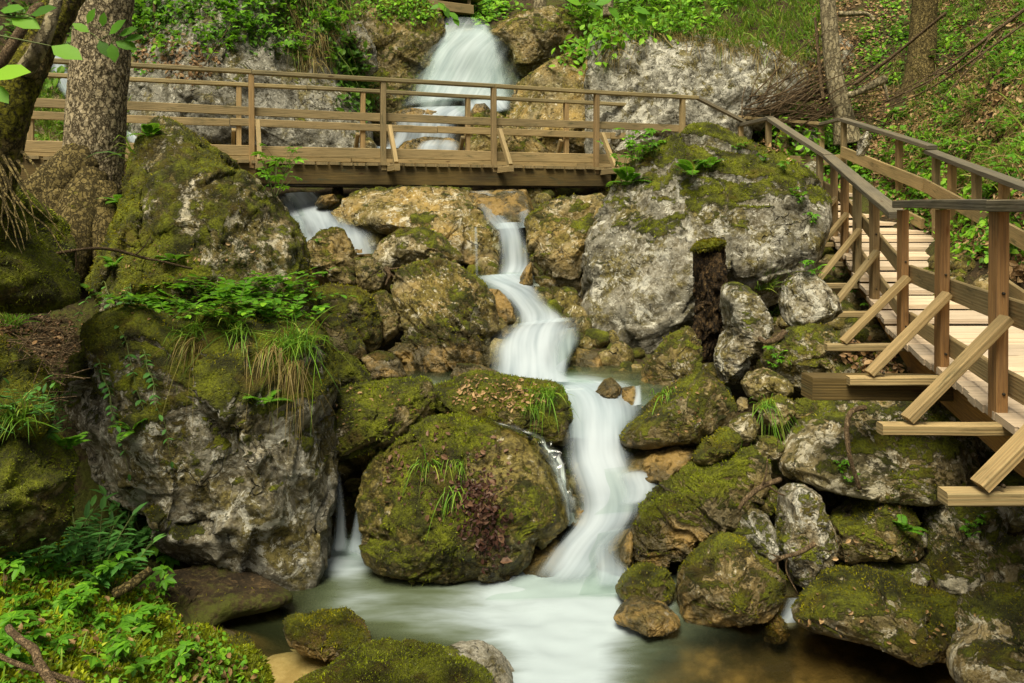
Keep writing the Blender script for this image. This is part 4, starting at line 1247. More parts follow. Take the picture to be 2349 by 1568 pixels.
# dark link rail from the bridge down to the landing
board('handrail', bp(2.95, .03, DZ + RT + .02), (3.80, 13.05, 1.36), .09, .05, R_, walk)
board('handrail', bp(3.2, 1.22, DZ + RT - .06), (5.0, 12.9, 1.30), .09, .05, W_, walk)
board('handrail', (5.0, 12.9, 1.30), (5.16, 12.5, 1.34), .10, .05, R_, walk)
board('mid_board', bp(3.2, 1.2, .92), (4.95, 13.0, .70), .035, .15, W_, walk)
board('mid_board', (4.95, 13.0, .70), (5.2, 12.45, .72), .035, .15, W_, walk)
board('post', (5.02, 12.92, -.1), (5.02, 12.92, 1.27), .08, .08, W_, walk, up=(0, -1, 0))
# right railing
rp = [12.5, 10.9, 9.9, 9.3, 8.5, 7.75, 6.95, 5.9, 4.8, 3.7]


def rrz(Y):
    return float(np.interp(Y, [2.2, 6.4, 10.2, 12.5], [.04, .0, .72, 1.34]))


for i, Y in enumerate(rp):
    e = onY(RP, Y)
    board('post', (e[0] + .06, Y, e[2] - .35), (e[0] + .06, Y, rrz(Y) - .03), .075, .08, W_, walk, up=(0, -1, 0), warm=.3 * (i % 2))
    if i > 1:
        board('brace', (e[0] + .10, Y - .06, e[2] + .45), (e[0] + .62, Y - .06, e[2] - .12), .05, .09, BM, walk, up=(0, -1, 0))
        board('outrigger', (e[0] - .1, Y - .06, e[2] - .17), (e[0] + .70, Y - .06, e[2] - .17), .08, .08, W_, walk)
q = lambda Y, dz=0.: np.array([onY(RP, Y)[0] + .06, Y, rrz(Y) + dz])
rl('handrail', [q(12.55), q(10.05, .03)], 0, 0, .13, .055, R_)
rl('handrail', [q(10.15, -.03), q(6.5)], 0, 0, .14, .055, R_)
rl('handrail', [q(6.49), q(4.2)], 0, 0, .14, .055, R_)
rl('mid_board', [onY(RP, Y) + np.array([.0, 0, .62]) for Y in (12.45, 10.2, 6.5, 4.)], 0, 0, .035, .17, W_)
rl('toe_board', [onY(RP, Y) + np.array([-.02, 0, .12]) for Y in (12.45, 10.2)], 0, 0, .04, .14, W_)
rl('toe_board', [onY(RP, Y) + np.array([-.02, 0, .12]) for Y in (9.7, 6.9)], 0, 0, .04, .14, W_)
board('support_beam', at(1851, 887, 5.25), at(2200, 889, 5.35), .16, .15, BM, walk)
board('support_beam', (3.3, 9.3, -1.0), (5.6, 9.3, -1.0), .16, .16, BM, walk)
# second bridge glimpsed above the waterfall
b2 = thing('upper_footbridge', (-.75, 20, 4.9), 'end of a second wooden footbridge high above the waterfall lip', 'footbridge')
p = lambda u, v, Y: at(u, v, Y)
board('beam', p(960, 10, 18.8), p(1082, 24, 19.6), .2, .22, W_, b2)
board('beam', p(955, 0, 19.9), p(1090, 12, 20.8), .2, .22, BM, b2)
board('deck', p(955, -6, 19.3), p(1088, 8, 20.2), 1.2, .05, W_, b2)
for u, v, Y in ((965, 4, 18.85), (1076, 16, 19.55)):
    a = p(u, v, Y)
    board('post', a, a + np.array([0, 0, 1.1]), .08, .08, W_, b2, up=(0, -1, 0))
board('handrail', p(955, -95, 18.8), p(1086, -80, 19.6), .1, .06, R_, b2)

# ------------------------------------------------------------------ trees
def trunk_mesh(name, P, R, mat, parent=None, seg=64, n=160, rough=.10, freq=7., moss=None, seed=1, lump=.06, nocap=False):
    Q, RR = resample(P, n), np.interp(np.linspace(0, 1, n), np.linspace(0, 1, len(R)), R)
    V, T = tube(Q, RR, seg, cap=True)
    N = normals(V, T)
    d = RR.mean() * (lump * fbm(V * 3.2, 3, seed) + rough * .5 * fbm(V * np.array([freq * 2, freq * 2, freq * .7]), 4, seed + 3, .6, True))
    V = V + N * d[:, None]
    N = normals(V, T)
    ms = np.full(len(V), -.3) if moss is None else moss(V, N)
    return mesh_obj(name, V, T, mat, parent, attrs={'moss': ms}, origin=None if parent is None else np.array(parent['_o']) + 0)


tz = -.55
base = np.array([(212 - CX) / F * 7.2, 7.2, tz])
spruce = thing('spruce_tree', base, 'thick rough-barked spruce trunk with mossy root flare at the left end of the footbridge', 'tree')
Pts = [at(215, 640, 7.2), at(214, 540, 7.2), at(213, 460, 7.2), at(215, 380, 7.2), at(219, 300, 7.2), at(225, 200, 7.2), at(233, 100, 7.2), at(242, 0, 7.2), at(252, -120, 7.2), at(275, -400, 7.2), at(300, -900, 7.3), at(320, -1500, 7.4)]
Rad = [.44, .32, .262, .245, .245, .24, .232, .222, .215, .205, .18, .14]
tk = trunk_mesh('trunk', Pts, Rad, M['bark'], spruce, 110, 420, .10, 9., lambda V, N: np.clip(.55 - (V[:, 2] - .15) * .75 - N[:, 0] * .45 + .3 * fbm(V * 3, 3, 5) - .35, -.4, 1.2), 11)
for k, (pts, rr) in enumerate((([at(208, 300, 7.15), at(185, 370, 7.05), at(140, 420, 6.95), at(90, 452, 6.85), at(50, 490, 6.8)], [.10, .19, .21, .17, .12]),
                               ([at(208, 400, 7.0), at(190, 480, 6.85), at(165, 560, 6.7), at(150, 640, 6.6)], [.14, .19, .18, .13]),
                               ([at(232, 430, 6.98), at(240, 520, 6.85), at(252, 600, 6.75)], [.13, .15, .11]),
                               ([at(190, 390, 7.1), at(135, 470, 6.95), at(105, 560, 6.8), at(85, 650, 6.75)], [.18, .26, .24, .16]))):
    trunk_mesh('root', pts, rr, M['mossbark'], spruce, 48, 90, .22, 6., lambda V, N: .05 + .45 * N[:, 2] + .35 * fbm(V * 3, 3, 6), 21 + k, .16)
# leaning mossy tree at the left edge
lt0 = at(-35, 420, 4.6)
lean = thing('leaning_tree', lt0, 'dark mossy leaning tree at the left edge with a bare forked branch', 'tree')
trunk_mesh('trunk', [at(-60, 470, 4.6), at(-25, 350, 4.6), at(15, 250, 4.62), at(55, 170, 4.66), at(95, 95, 4.72), at(135, 20, 4.8), at(175, -60, 4.9), at(240, -220, 5.1), at(300, -500, 5.4)],
           [.19, .155, .125, .105, .10, .10, .095, .085, .06], M['mossbark'], lean, 72, 220, .25, 8., lambda V, N: .62 + .35 * N[:, 2] + .55 * fbm(V * 3.5, 3, 8), 31, .15)
trunk_mesh('branch', [at(-30, 190, 4.35), at(15, 125, 4.35), at(55, 60, 4.4), at(80, 22, 4.45), at(96, 12, 4.5)], [.034, .03, .027, .023, .017], M['twig'], lean, 20, 60, .15, 10., None, 33)
trunk_mesh('branch', [at(55, 165, 4.55), at(90, 110, 4.5), at(112, 60, 4.5), at(130, 0, 4.55), at(140, -60, 4.6)], [.05, .042, .036, .03, .02], M['beech'], lean, 20, 60, .12, 10., None, 34)
rr_ = np.random.default_rng(12)
for k in range(13):
    x0, y0 = rr_.uniform(-30, 55), rr_.uniform(340, 400)
    pts, a_ = [(x0, y0)], rr_.uniform(.15, .7)
    for j in range(5):
        pts.append((pts[-1][0] + a_ * 38 + rr_.normal() * 9, pts[-1][1] + 36 + rr_.normal() * 8))
    trunk_mesh('root', [at(a, b, 4.5 - .05 * j) for j, (a, b) in enumerate(pts)], [.009, .007, .005, .004, .0025, .0015], M['mossbark'], lean, 8, 34, .2, 10., None, 40 + k)
# thin tree behind the walkway
g0 = at(1936, 285, 13.0)
thin = thing('thin_tree', g0, 'slim pale-barked tree leaning left behind the corner of the walkway railing', 'tree')
trunk_mesh('trunk', [at(1945, 330, 13.0), at(1936, 275, 13.), at(1922, 215, 13.), at(1912, 160, 13.), at(1906, 100, 13.), at(1901, 40, 13.), at(1898, -20, 13.), at(1896, -150, 13.), at(1890, -500, 13.)],
           [.23, .165, .145, .135, .13, .125, .12, .11, .08], M['beech'], thin, 48, 160, .08, 6., lambda V, N: .12 + .25 * N[:, 0] - .3 * (V[:, 2] - 1.2), 51)
far = thing('spruce_tree', at(2110, 200, 13.4), 'reddish-barked spruce trunk on the steep slope at the upper right', 'tree')
trunk_mesh('trunk', [at(2098, 250, 13.4), at(2108, 190, 13.4), at(2114, 130, 13.45), at(2118, 60, 13.5), at(2122, 0, 13.5), at(2126, -120, 13.5), at(2130, -500, 13.5)], [.34, .25, .215, .205, .195, .18, .14], M['mossbark'], far, 48, 160, .12, 8., None, 53)
for k, (u, v, Y, r, lab) in enumerate(((1238, 20, 18.5, .13, 'pale sapling trunk above the cap boulder right of the waterfall'), (352, 105, 13.3, .03, 'thin dark sapling standing before the left cliff'),
                                   (1030, -5, 22, .12, 'dim trunk behind the upper footbridge'), (1395, 8, 17.8, .10, 'thin trunk on the grassy edge above the crag'), (770, 55, 15.0, .035, 'slender grey sapling beside the mossy crag'))):
    a = at(u, v, Y)
    s = thing('sapling', a, lab, 'sapling')
    trunk_mesh('trunk', [a - (0, 0, .3), a + (.02, 0, .6), a + (.08, 0, 1.6), a + (.05, 0, 4)], [r * 1.2, r, r * .9, r * .6], M['beech'] if k != 1 else M['twig'], s, 20, 50, .1, 6., None, 60 + k)

# ------------------------------------------------------------------ dead wood
def stick(label, pts, r0, r1, mat='twig', name='branch', group=None, forks=(), seed=0, cat='branch'):
    P = [at(*q) for q in pts]
    Q = resample(P, max(12, 8 * len(P)))
    r = np.random.default_rng(seed + 900)
    Q = Q + .35 * r0 * fbm(Q * 6, 2, seed)[:, None] * r.normal(size=3)
    out = [tube(Q, np.linspace(r0, r1, len(Q)), 9, .25, seed, 14)]
    for (f, dx, dy, dz, L) in forks:
        p = Q[int(f * (len(Q) - 1))]
        dv = np.array([dx, dy, dz], float)
        dv /= np.linalg.norm(dv)
        rr = r0 + (r1 - r0) * f
        qq = resample([p, p + dv * L * .5 + r.normal(size=3) * L * .06, p + dv * L], 10)
        out.append(tube(qq, np.linspace(rr * .6, rr * .2, 10), 7, .2, seed + 3, 14))
    V, T = join(out)
    o = mesh_obj(name, V, T, M[mat], attrs={'moss': np.full(len(V), -.3)})
    return tag(o, label, cat, group)


stick('dark bare branch arching across the shade below the spruce roots', [(80, 608, 5.2), (120, 585, 5.2), (190, 573, 5.25), (250, 572, 5.4), (330, 592, 5.55), (370, 600, 5.6), (442, 617, 5.75)], .013, .008, forks=((.3, -.2, 0, -1, .25), (.62, .5, -.1, .6, .2), (.1, -.5, 0, -.9, .22)), seed=1)
stick('reddish peeled stick leaning on the big horizontal boulder', [(1985, 935, 5.2), (1952, 945, 5.15), (1942, 990, 5.12), (1950, 1050, 5.1), (1972, 1122, 5.12)], .018, .014, seed=2)
stick('bent twig lodged above the white streaked stone', [(1695, 1168, 5.35), (1712, 1145, 5.35), (1745, 1118, 5.4), (1790, 1100, 5.5)], .014, .018, forks=((.7, .2, 0, .9, .2), (.8, .8, 0, -.4, .2)), seed=3)
stick('pale broken stick caught between the domed boulder and the egg-shaped one', [(1772, 1290, 5.0), (1800, 1278, 4.95), (1835, 1268, 4.95), (1870, 1247, 4.95)], .012, .016, forks=((.15, -.1, 0, -1, .3), (.4, .3, 0, -1, .25), (.3, -.6, 0, .2, .1)), seed=4)
stick('crooked root stub poking out beside the round pinkish boulder', [(1740, 775, 6.75), (1760, 786, 6.7), (1785, 778, 6.7), (1800, 762, 6.75)], .02, .03, seed=5)
stick('grey fallen log lying on the slope behind the thin tree', [(1925, 33, 15.0), (1965, 32, 15.0), (1990, 36, 15.0), (2006, 48, 14.9)], .055, .035, 'beech', 'fallen_log', seed=6, cat='log')
stick('yellowish fallen log jammed against the thin tree', [(1945, 222, 12.7), (1990, 202, 12.6), (2030, 182, 12.6)], .05, .07, 'beech', 'fallen_log', forks=((.95, .2, -.1, -.8, .35),), seed=7, cat='log')
stick('long straight dead branch sloping down the hillside to the log', [(2170, 30, 11.6), (2060, 120, 12.3), (1960, 195, 12.6)], .022, .03, seed=8)
stick('long grey fallen branch hanging diagonally across the right slope', [(2380, 0, 10.2), (2260, 90, 10.4), (2160, 170, 10.9), (2030, 235, 11.6)], .026, .012, forks=((.4, -.5, 0, -.35, 1.3), (.55, -.6, .1, -.3, 1.2), (.3, -.4, 0, -.5, 1.2), (.7, -.7, 0, -.25, .8)), seed=9)
stick('second pale branch fanning out below the long grey one', [(2370, 40, 10.0), (2250, 125, 10.2), (2130, 205, 10.7), (2000, 262, 11.4)], .018, .007, forks=((.3, -.4, 0, -.5, 1.0), (.5, -.6, 0, -.2, 1.1)), seed=10)
stick('dark thin sapling stick behind the left of the thin tree', [(1870, 40, 13.4), (1876, 110, 13.2), (1882, 180, 13.1), (1890, 230, 13.0)], .02, .03, seed=11)
stick('thick grey branch lying in the herbs at the bottom left corner', [(20, 1440, 3.25), (70, 1490, 3.1), (130, 1580, 2.95)], .014, .018, seed=12)
stick('brown stick crossing the herbs at the bottom left', [(-10, 1500, 3.2), (60, 1530, 3.15), (190, 1572, 3.1)], .009, .011, seed=13)
stick('short mossy rotten branch in front of the huge left block', [(260, 1365, 4.35), (300, 1340, 4.4), (345, 1305, 4.5)], .03, .025, mat='mossbark', seed=14)
stick('yellow dry stem standing behind the left railing', [(468, 152, 12.2), (490, 118, 12.3), (530, 55, 12.4)], .008, .006, seed=15, mat='twig')
stick('twiggy root lodged in the gap beside the dark blocky stone', [(885, 615, 8.8), (893, 632, 8.75), (885, 655, 8.75)], .03, .012, forks=((.2, .8, 0, -.6, .22), (.1, .9, 0, .1, .15)), seed=16)
bwr = np.random.default_rng(5)
outv = []
for k in range(120):
    u0, v0 = 1700 + bwr.random() * 190, 290 - bwr.random() * 70
    an = math.radians(bwr.normal(32, 22))
    L = bwr.uniform(.5, 1.9)
    Y = 13.25 + bwr.normal() * .25
    a = at(u0, v0, Y)
    b = a + L * np.array([math.cos(an), bwr.normal() * .15, math.sin(an) * .8])
    m = (a + b) / 2 + bwr.normal(size=3) * .05 * L
    r = bwr.uniform(.006, .016)
    outv.append(tube(resample([a, m, b], 8), np.linspace(r, r * .5, 8), 6, .2, k, 9))
V, T = join(outv)
tag(mesh_obj('brushwood', V, T, M['twig'], attrs={'moss': np.full(len(V), -.3)}), 'heap of dead brown brushwood piled behind the landing', 'brushwood', kind='stuff')

# ------------------------------------------------------------------ water
def ribbon(name, rows, label, nu=26, bulge=.08, mat='white', n=70, ripple=.02, seed=0, edge=.36, head=.0, tail=.0, gain=1., flatten=0.):
    """Falling or sliding water: rows of left edge, right edge and depth down the flow."""
    rows = np.array(rows, float)
    A = np.array([at(r[0], r[1], r[4]) for r in rows])
    B = np.array([at(r[2], r[3], r[5] if rows.shape[1] > 6 else r[4]) for r in rows])
    fr = rows[:, -1]
    A, B = resample(A, n), resample(B, n)
    wide = (B - A) * (.30 if name == 'waterfall' else .20 if np.linalg.norm(B - A, axis=1).mean() > .3 else .3)
    A, B = A - wide, B + wide
    bulge *= .55
    ripple *= .4
    fr = np.interp(np.linspace(0, 1, n), np.linspace(0, 1, len(rows)), fr)
    t = np.linspace(0, 1, nu)
    P = A[:, None] * (1 - t)[None, :, None] + B[:, None] * t[None, :, None]
    wd = np.linalg.norm(B - A, axis=1)
    up = np.array([0, -.8, .6])
    P = P + up * (bulge * np.sin(math.pi * t)[None, :, None] * wd[:, None, None])
    s = np.r_[0, np.cumsum(np.linalg.norm(np.diff((A + B) / 2, axis=0), axis=1))]
    U, S = np.meshgrid(t, s)
    W = wd[:, None] * np.ones(nu)[None]
    q = np.c_[(U * W).ravel() * 5, S.ravel() * 1.2, np.full(U.size, seed * 3.1)]
    P = P.reshape(-1, 3) + up * (ripple * fbm(q, 3, seed))[:, None]
    e = np.minimum(U, 1 - U) / max(edge, .42) + .16 * fbm(np.c_[U.ravel() * 3, S.ravel() * 1.6, np.full(U.size, seed + .5)], 2, seed + 4).reshape(U.shape)
    f = sstep(0, 1, e) * fr[:, None] * (1 - .12 * (.5 + .5 * fbm(np.c_[U.ravel() * 2, S.ravel() * .9, np.full(U.size, seed + 9.5)], 2, seed + 6).reshape(U.shape)))
    f = np.where((U < .001) | (U > .999), 0, f)
    x = np.linspace(0, 1, n)[:, None]
    if head:
        f = f * sstep(0, head, x)
    if tail:
        f = f * sstep(1, 1 - tail, x)
    i = (np.arange(n - 1)[:, None] * nu + np.arange(nu - 1)[None]).ravel()
    T = np.concatenate([np.c_[i, i + nu, i + nu + 1], np.c_[i, i + nu + 1, i + 1]])
    o = mesh_obj(name, P, T, M[mat], uv=np.c_[(U * W).ravel() + seed * 1.7, S.ravel()], attrs={'froth': np.clip(f * gain, 0, 1).ravel()})
    return tag(o, label, kind='structure')


# main upper fall, a back veil and the bright front veil
WF = 'white upper waterfall fanning out over the rock lip'
ribbon('waterfall', [(1008, 48, 1116, 52, 17.3, .35), (998, 75, 1126, 70, 16.9, .6), (985, 110, 1140, 100, 16.6, .85), (972, 150, 1152, 145, 16.3, .9), (958, 200, 1165, 200, 16.0, .95), (944, 262, 1172, 258, 15.7, 1.)], WF, 60, .14, mat='veil', n=90, seed=1, edge=.16, tail=.06)
ribbon('waterfall', [(1018, 72, 1110, 66, 16.75, .3), (1010, 100, 1128, 90, 16.45, .8), (985, 140, 1150, 130, 16.1, .75), (966, 185, 1160, 180, 15.85, .62), (950, 225, 1168, 222, 15.65, .8), (936, 272, 1176, 250, 15.45, 1.)], WF, 60, .20, mat='veil', n=90, seed=2, edge=.22, head=.12, tail=.08)
ribbon('waterfall', [(1006, 58, 1030, 60, 17.0, .8), (1000, 110, 1030, 110, 16.35, .8), (985, 180, 1040, 180, 15.85, .9), (958, 268, 1040, 268, 15.35, 1.)], WF, 24, .1, mat='veil', n=70, seed=3, edge=.4, tail=.1)
ribbon('waterfall', [(1082, 62, 1120, 58, 16.9, .7), (1085, 110, 1138, 105, 16.3, .75), (1095, 180, 1160, 178, 15.8, .8), (1100, 262, 1172, 256, 15.35, .9)], WF, 24, .1, mat='veil', n=70, seed=4, edge=.4, tail=.1)
ribbon('cascade', [(935, 248, 1130, 244, 15.3, .9), (905, 262, 1110, 262, 15.0, 1.), (893, 275, 1075, 272, 14.85, .9)], 'foaming ledge at the foot of the upper waterfall', 40, .02, n=30, seed=5, edge=.12)
ribbon('cascade', [(1060, 232, 1176, 226, 15.3, .8), (1070, 252, 1170, 250, 15.0, 1.), (1085, 268, 1130, 268, 14.8, .7)], 'side splash of the upper waterfall', 30, .03, n=26, seed=6, edge=.2)
ribbon('cascade', [(898, 268, 1062, 272, 14.75, .9), (895, 290, 1052, 292, 14.6, .75), (890, 318, 1048, 320, 14.45, .7), (872, 342, 1060, 345, 14.3, .9)], 'stepped white fall behind the bridge rails', 40, .03, n=40, seed=7, edge=.14)
ribbon('cascade', [(960, 328, 1055, 326, 13.25, .5), (952, 340, 1062, 340, 13.1, .85), (948, 356, 1064, 356, 13.0, .9)], 'white strands over the rounded green boulder', 40, .12, n=26, seed=8, edge=.15)
ribbon('cascade', [(858, 335, 905, 340, 14.2, .8), (850, 352, 960, 356, 13.7, .8), (850, 375, 1000, 378, 13.0, .8)], 'white water running out under the bridge', 24, .02, n=26, seed=9)
# far-left cascade behind the spruce
ribbon('cascade', [(108, 118, 140, 112, 14.1, .5), (115, 150, 150, 140, 13.6, .8), (120, 180, 160, 170, 13.2, .7), (150, 230, 190, 225, 12.8, .7), (190, 270, 240, 265, 12.6, .6), (270, 295, 322, 318, 12.5, .9), (290, 325, 340, 335, 12.3, .7)], 'thin far cascade behind the spruce trunk', 20, .05, n=60, seed=10)
# upper-left chute under the bridge
ribbon('cascade', [(640, 448, 736, 444, 11.5, .8), (655, 470, 745, 462, 11.1, .9), (672, 500, 772, 488, 10.6, .95), (690, 535, 815, 522, 10.1, 1.), (700, 565, 850, 545, 9.75, 1.), (710, 600, 872, 585, 9.5, .9)], 'broad white chute under the left end of the footbridge', 40, .10, n=60, seed=11, edge=.18)
ribbon('cascade', [(638, 452, 668, 450, 11.3, .5), (665, 500, 690, 492, 10.6, .7), (690, 545, 712, 540, 10.0, .6), (705, 600, 740, 595, 9.4, .5)], 'broad white chute under the left end of the footbridge', 18, .05, n=40, seed=12)
# thin water on the slab, then the short free fall
ribbon('cascade', [(1072, 440, 1128, 438, 10.75, .45), (1090, 468, 1150, 465, 10.5, .55), (1105, 500, 1165, 498, 10.2, .6), (1130, 528, 1190, 524, 9.95, .8)], 'thin white slide over the wet slope under the footbridge', 24, .03, n=40, seed=13, edge=.4)
ribbon('cascade', [(1150, 440, 1196, 440, 10.75, .4), (1170, 470, 1208, 468, 10.5, .5), (1188, 500, 1216, 496, 10.2, .5), (1180, 526, 1214, 522, 9.95, .6)], 'thin white slide over the wet slope under the footbridge', 20, .03, n=40, seed=14, edge=.4)
ribbon('cascade', [(1132, 515, 1196, 512, 9.95, .8), (1140, 540, 1200, 536, 9.75, .85), (1145, 580, 1212, 575, 9.6, .8), (1146, 618, 1218, 612, 9.5, .9), (1135, 645, 1226, 640, 9.35, 1.)], 'short white free fall below the wet slope', 30, .10, n=50, seed=15, edge=.2)
ribbon('cascade', [(1087, 522, 1095, 522, 9.75, .6), (1088, 570, 1097, 570, 9.65, .45), (1089, 634, 1098, 634, 9.5, .4)], 'single thread of water dripping from the yellow slab', 8, .02, n=40, seed=16, edge=.45)
# down past the tan boulder
ribbon('cascade', [(1080, 634, 1216, 625, 9.45, .8), (1098, 645, 1222, 642, 9.2, .95), (1140, 668, 1232, 668, 8.95, .95), (1165, 695, 1252, 692, 8.7, .9), (1182, 722, 1280, 716, 8.5, .9), (1188, 750, 1312, 738, 8.3, 1.)], 'white cascade sliding between the tan boulders', 34, .06, n=60, seed=17, edge=.2, head=.08)
ribbon('cascade', [(1168, 748, 1330, 730, 8.25, .8), (1148, 770, 1322, 752, 8.0, 1.), (1135, 800, 1300, 780, 7.75, 1.), (1130, 830, 1285, 815, 7.55, 1.), (1128, 858, 1290, 850, 7.35, 1.), (1130, 884, 1330, 880, 7.05, .9)], 'broad white cascade falling into the middle pool', 40, .09, n=60, seed=18, edge=.15)
ribbon('cascade', [(1268, 760, 1330, 752, 8.0, .5), (1262, 790, 1328, 782, 7.75, .75), (1258, 830, 1308, 822, 7.5, .8), (1250, 870, 1300, 866, 7.2, .7)], 'side veil splitting round the glistening stone', 22, .08, n=40, seed=19, edge=.4)
# main lower cascade
ribbon('cascade', [(1225, 878, 1440, 872, 7.2, .6), (1262, 888, 1452, 884, 7.05, .9), (1288, 912, 1466, 905, 6.85, .95), (1298, 940, 1476, 932, 6.7, 1.), (1298, 968, 1474, 958, 6.58, 1.), (1294, 1000, 1456, 992, 6.46, 1.), (1292, 1035, 1452, 1028, 6.30, .95), (1294, 1060, 1452, 1052, 6.18, 1.),
                   (1302, 1088, 1456, 1080, 6.08, 1.), (1312, 1118, 1468, 1110, 6.0, 1.), (1320, 1150, 1478, 1138, 5.94, 1.), (1318, 1180, 1470, 1168, 5.88, 1.), (1302, 1212, 1448, 1204, 5.78, 1.), (1262, 1255, 1412, 1250, 5.66, .92), (1232, 1300, 1396, 1298, 5.55, .85), (1204, 1340, 1405, 1336, 5.45, .8), (1160, 1376, 1440, 1370, 5.26, .6)],
       'main white cascade from the middle pool down to the lower pool', 54, .05, n=220, seed=20, edge=.42, head=.04, tail=.13)
ribbon('cascade', [(1372, 1225, 1450, 1205, 5.72, .5), (1360, 1270, 1420, 1260, 5.6, .6), (1365, 1320, 1440, 1310, 5.48, .8), (1360, 1365, 1470, 1358, 5.3, .6)], 'lowest white fall spreading into the pool', 24, .06, n=50, seed=23, edge=.4, tail=.2)
ribbon('cascade', [(1400, 1075, 1470, 1066, 6.05, .5), (1410, 1100, 1505, 1092, 6.0, .8), (1420, 1125, 1522, 1118, 5.95, .85), (1410, 1155, 1500, 1146, 5.9, .7), (1380, 1180, 1470, 1172, 5.84, .4)], 'side swirl of the main white cascade against the slab-like boulder', 20, .04, n=40, seed=31, edge=.5, head=.2, tail=.3)
# small falls in the dark gap on the left of the broad mossy boulder
ribbon('cascade', [(764, 1045, 774, 1042, 6.1, .3), (766, 1100, 782, 1098, 6.0, .4), (768, 1160, 790, 1158, 5.95, .45), (766, 1225, 796, 1225, 5.9, .6), (758, 1275, 806, 1275, 5.85, .9)], 'thin veil dropping in the dark gap behind the huge left block', 16, .05, n=50, seed=24, edge=.4, tail=.1)
ribbon('cascade', [(832, 1085, 844, 1082, 5.8, .35), (822, 1140, 838, 1138, 5.76, .5), (812, 1190, 834, 1190, 5.74, .6), (802, 1240, 832, 1240, 5.72, .75), (790, 1285, 838, 1288, 5.68, .9)], 'little white fall hugging the left side of the broad mossy boulder', 16, .05, n=50, seed=25, edge=.4, tail=.15)
ribbon('cascade', [(1452, 888, 1472, 884, 6.75, .5), (1456, 905, 1472, 902, 6.65, .7), (1450, 932, 1474, 928, 6.5, .8)], 'tiny side fall beside the pointed ochre stone', 10, .05, n=20, seed=26, edge=.4)
ribbon('cascade', [(1800, 1372, 1835, 1372, 5.15, .5), (1790, 1400, 1840, 1402, 5.05, .75), (1770, 1430, 1838, 1432, 4.95, .6), (1765, 1450, 1830, 1458, 4.9, .3)], 'pale water welling out between the domed and the long boulder', 16, .03, n=30, seed=27, edge=.4, tail=.3)


def wave_sheet(name, x0, x1, y0, y1, z, step, froth, flow, label, seed=0, clipf=None):
    nx, ny = int((x1 - x0) / step), int((y1 - y0) / step)
    X, Y = (a.ravel() for a in np.meshgrid(np.linspace(x0, x1, nx), np.linspace(y0, y1, ny)))
    u, v = CX + F * X / Y, HZ - F * z / Y
    f = froth(u, v, X, Y)
    Z = z + .012 * fbm(np.c_[X * 2.5, Y * 4, np.full(len(X), seed)], 3, seed) + .03 * f * fbm(np.c_[X * 3, Y * 5, np.full(len(X), seed + 3)], 3, seed + 2)
    if z > POOL:
        Z = Z - 1.5 * np.clip(y0 + .25 - Y, 0, 1) ** 2 * 4
    i = (np.arange(ny - 1)[:, None] * nx + np.arange(nx - 1)[None]).ravel()
    T = np.concatenate([np.c_[i, i + 1, i + nx + 1], np.c_[i, i + nx + 1, i + nx]])
    o = mesh_obj(name, np.c_[X, Y, Z], T, M['pool'], attrs={'froth': np.clip(f, 0, 1), 'flow': flow(u, v)}, origin=((x0 + x1) / 2, (y0 + y1) / 2, z))
    return tag(o, label, kind='structure')


def blob(u, v, cu, cv, su, sv, rot=0.):
    a = math.radians(rot)
    du, dv = u - cu, v - cv
    p, q_ = du * math.cos(a) + dv * math.sin(a), -du * math.sin(a) + dv * math.cos(a)
    return np.exp(-(p / su) ** 2 - (q_ / sv) ** 2)


def froth0(u, v, X, Y):
    f = 1.1 * blob(u, v, 1310, 1352, 200, 75) + .85 * blob(u, v, 1290, 1480, 260, 140, 75) + .42 * blob(u, v, 1150, 1430, 300, 60, 8)
    f += .22 * blob(u, v, 900, 1400, 260, 50) + 1.25 * blob(u, v, 790, 1275, 70, 40) + .3 * blob(u, v, 800, 1340, 90, 60) + .5 * blob(u, v, 1230, 1620, 260, 110) + .35 * blob(u, v, 1480, 1420, 120, 40)
    f += .2 * fbm(np.c_[u / 160, v / 40, u * 0], 4, 9) * sstep(.05, .4, f)
    return np.clip(f, 0, 1) * sstep(640, 800, u)


wave_sheet('water', -4.5, 4.5, 1.4, 6.4, POOL, .03, froth0, lambda u, v: np.clip(blob(u, v, 1000, 1390, 380, 120), 0, 1), 'silky lower pool, frothy white in the middle and clear brown at the right')
def froth1(u, v, X, Y):
    return np.clip(1.0 * blob(u, v, 1265, 880, 120, 26) + .9 * blob(u, v, 1390, 920, 120, 40) + .5 * blob(u, v, 960, 880, 90, 12), 0, 1)


wave_sheet('water', -1.7, 1.9, 6.72, 7.9, -1.60, .03, froth1, lambda u, v: u * 0 + .3, 'small middle pool between the tan boulder and the flat leafy boulder', 5)
wave_sheet('water', -1.0, .45, 9.15, 9.9, -.86, .03, lambda u, v, X, Y: np.clip(1. * blob(u, v, 1165, 635, 60, 14), 0, 1), lambda u, v: u * 0 + .4, 'dark little pool under the yellow slab', 8)


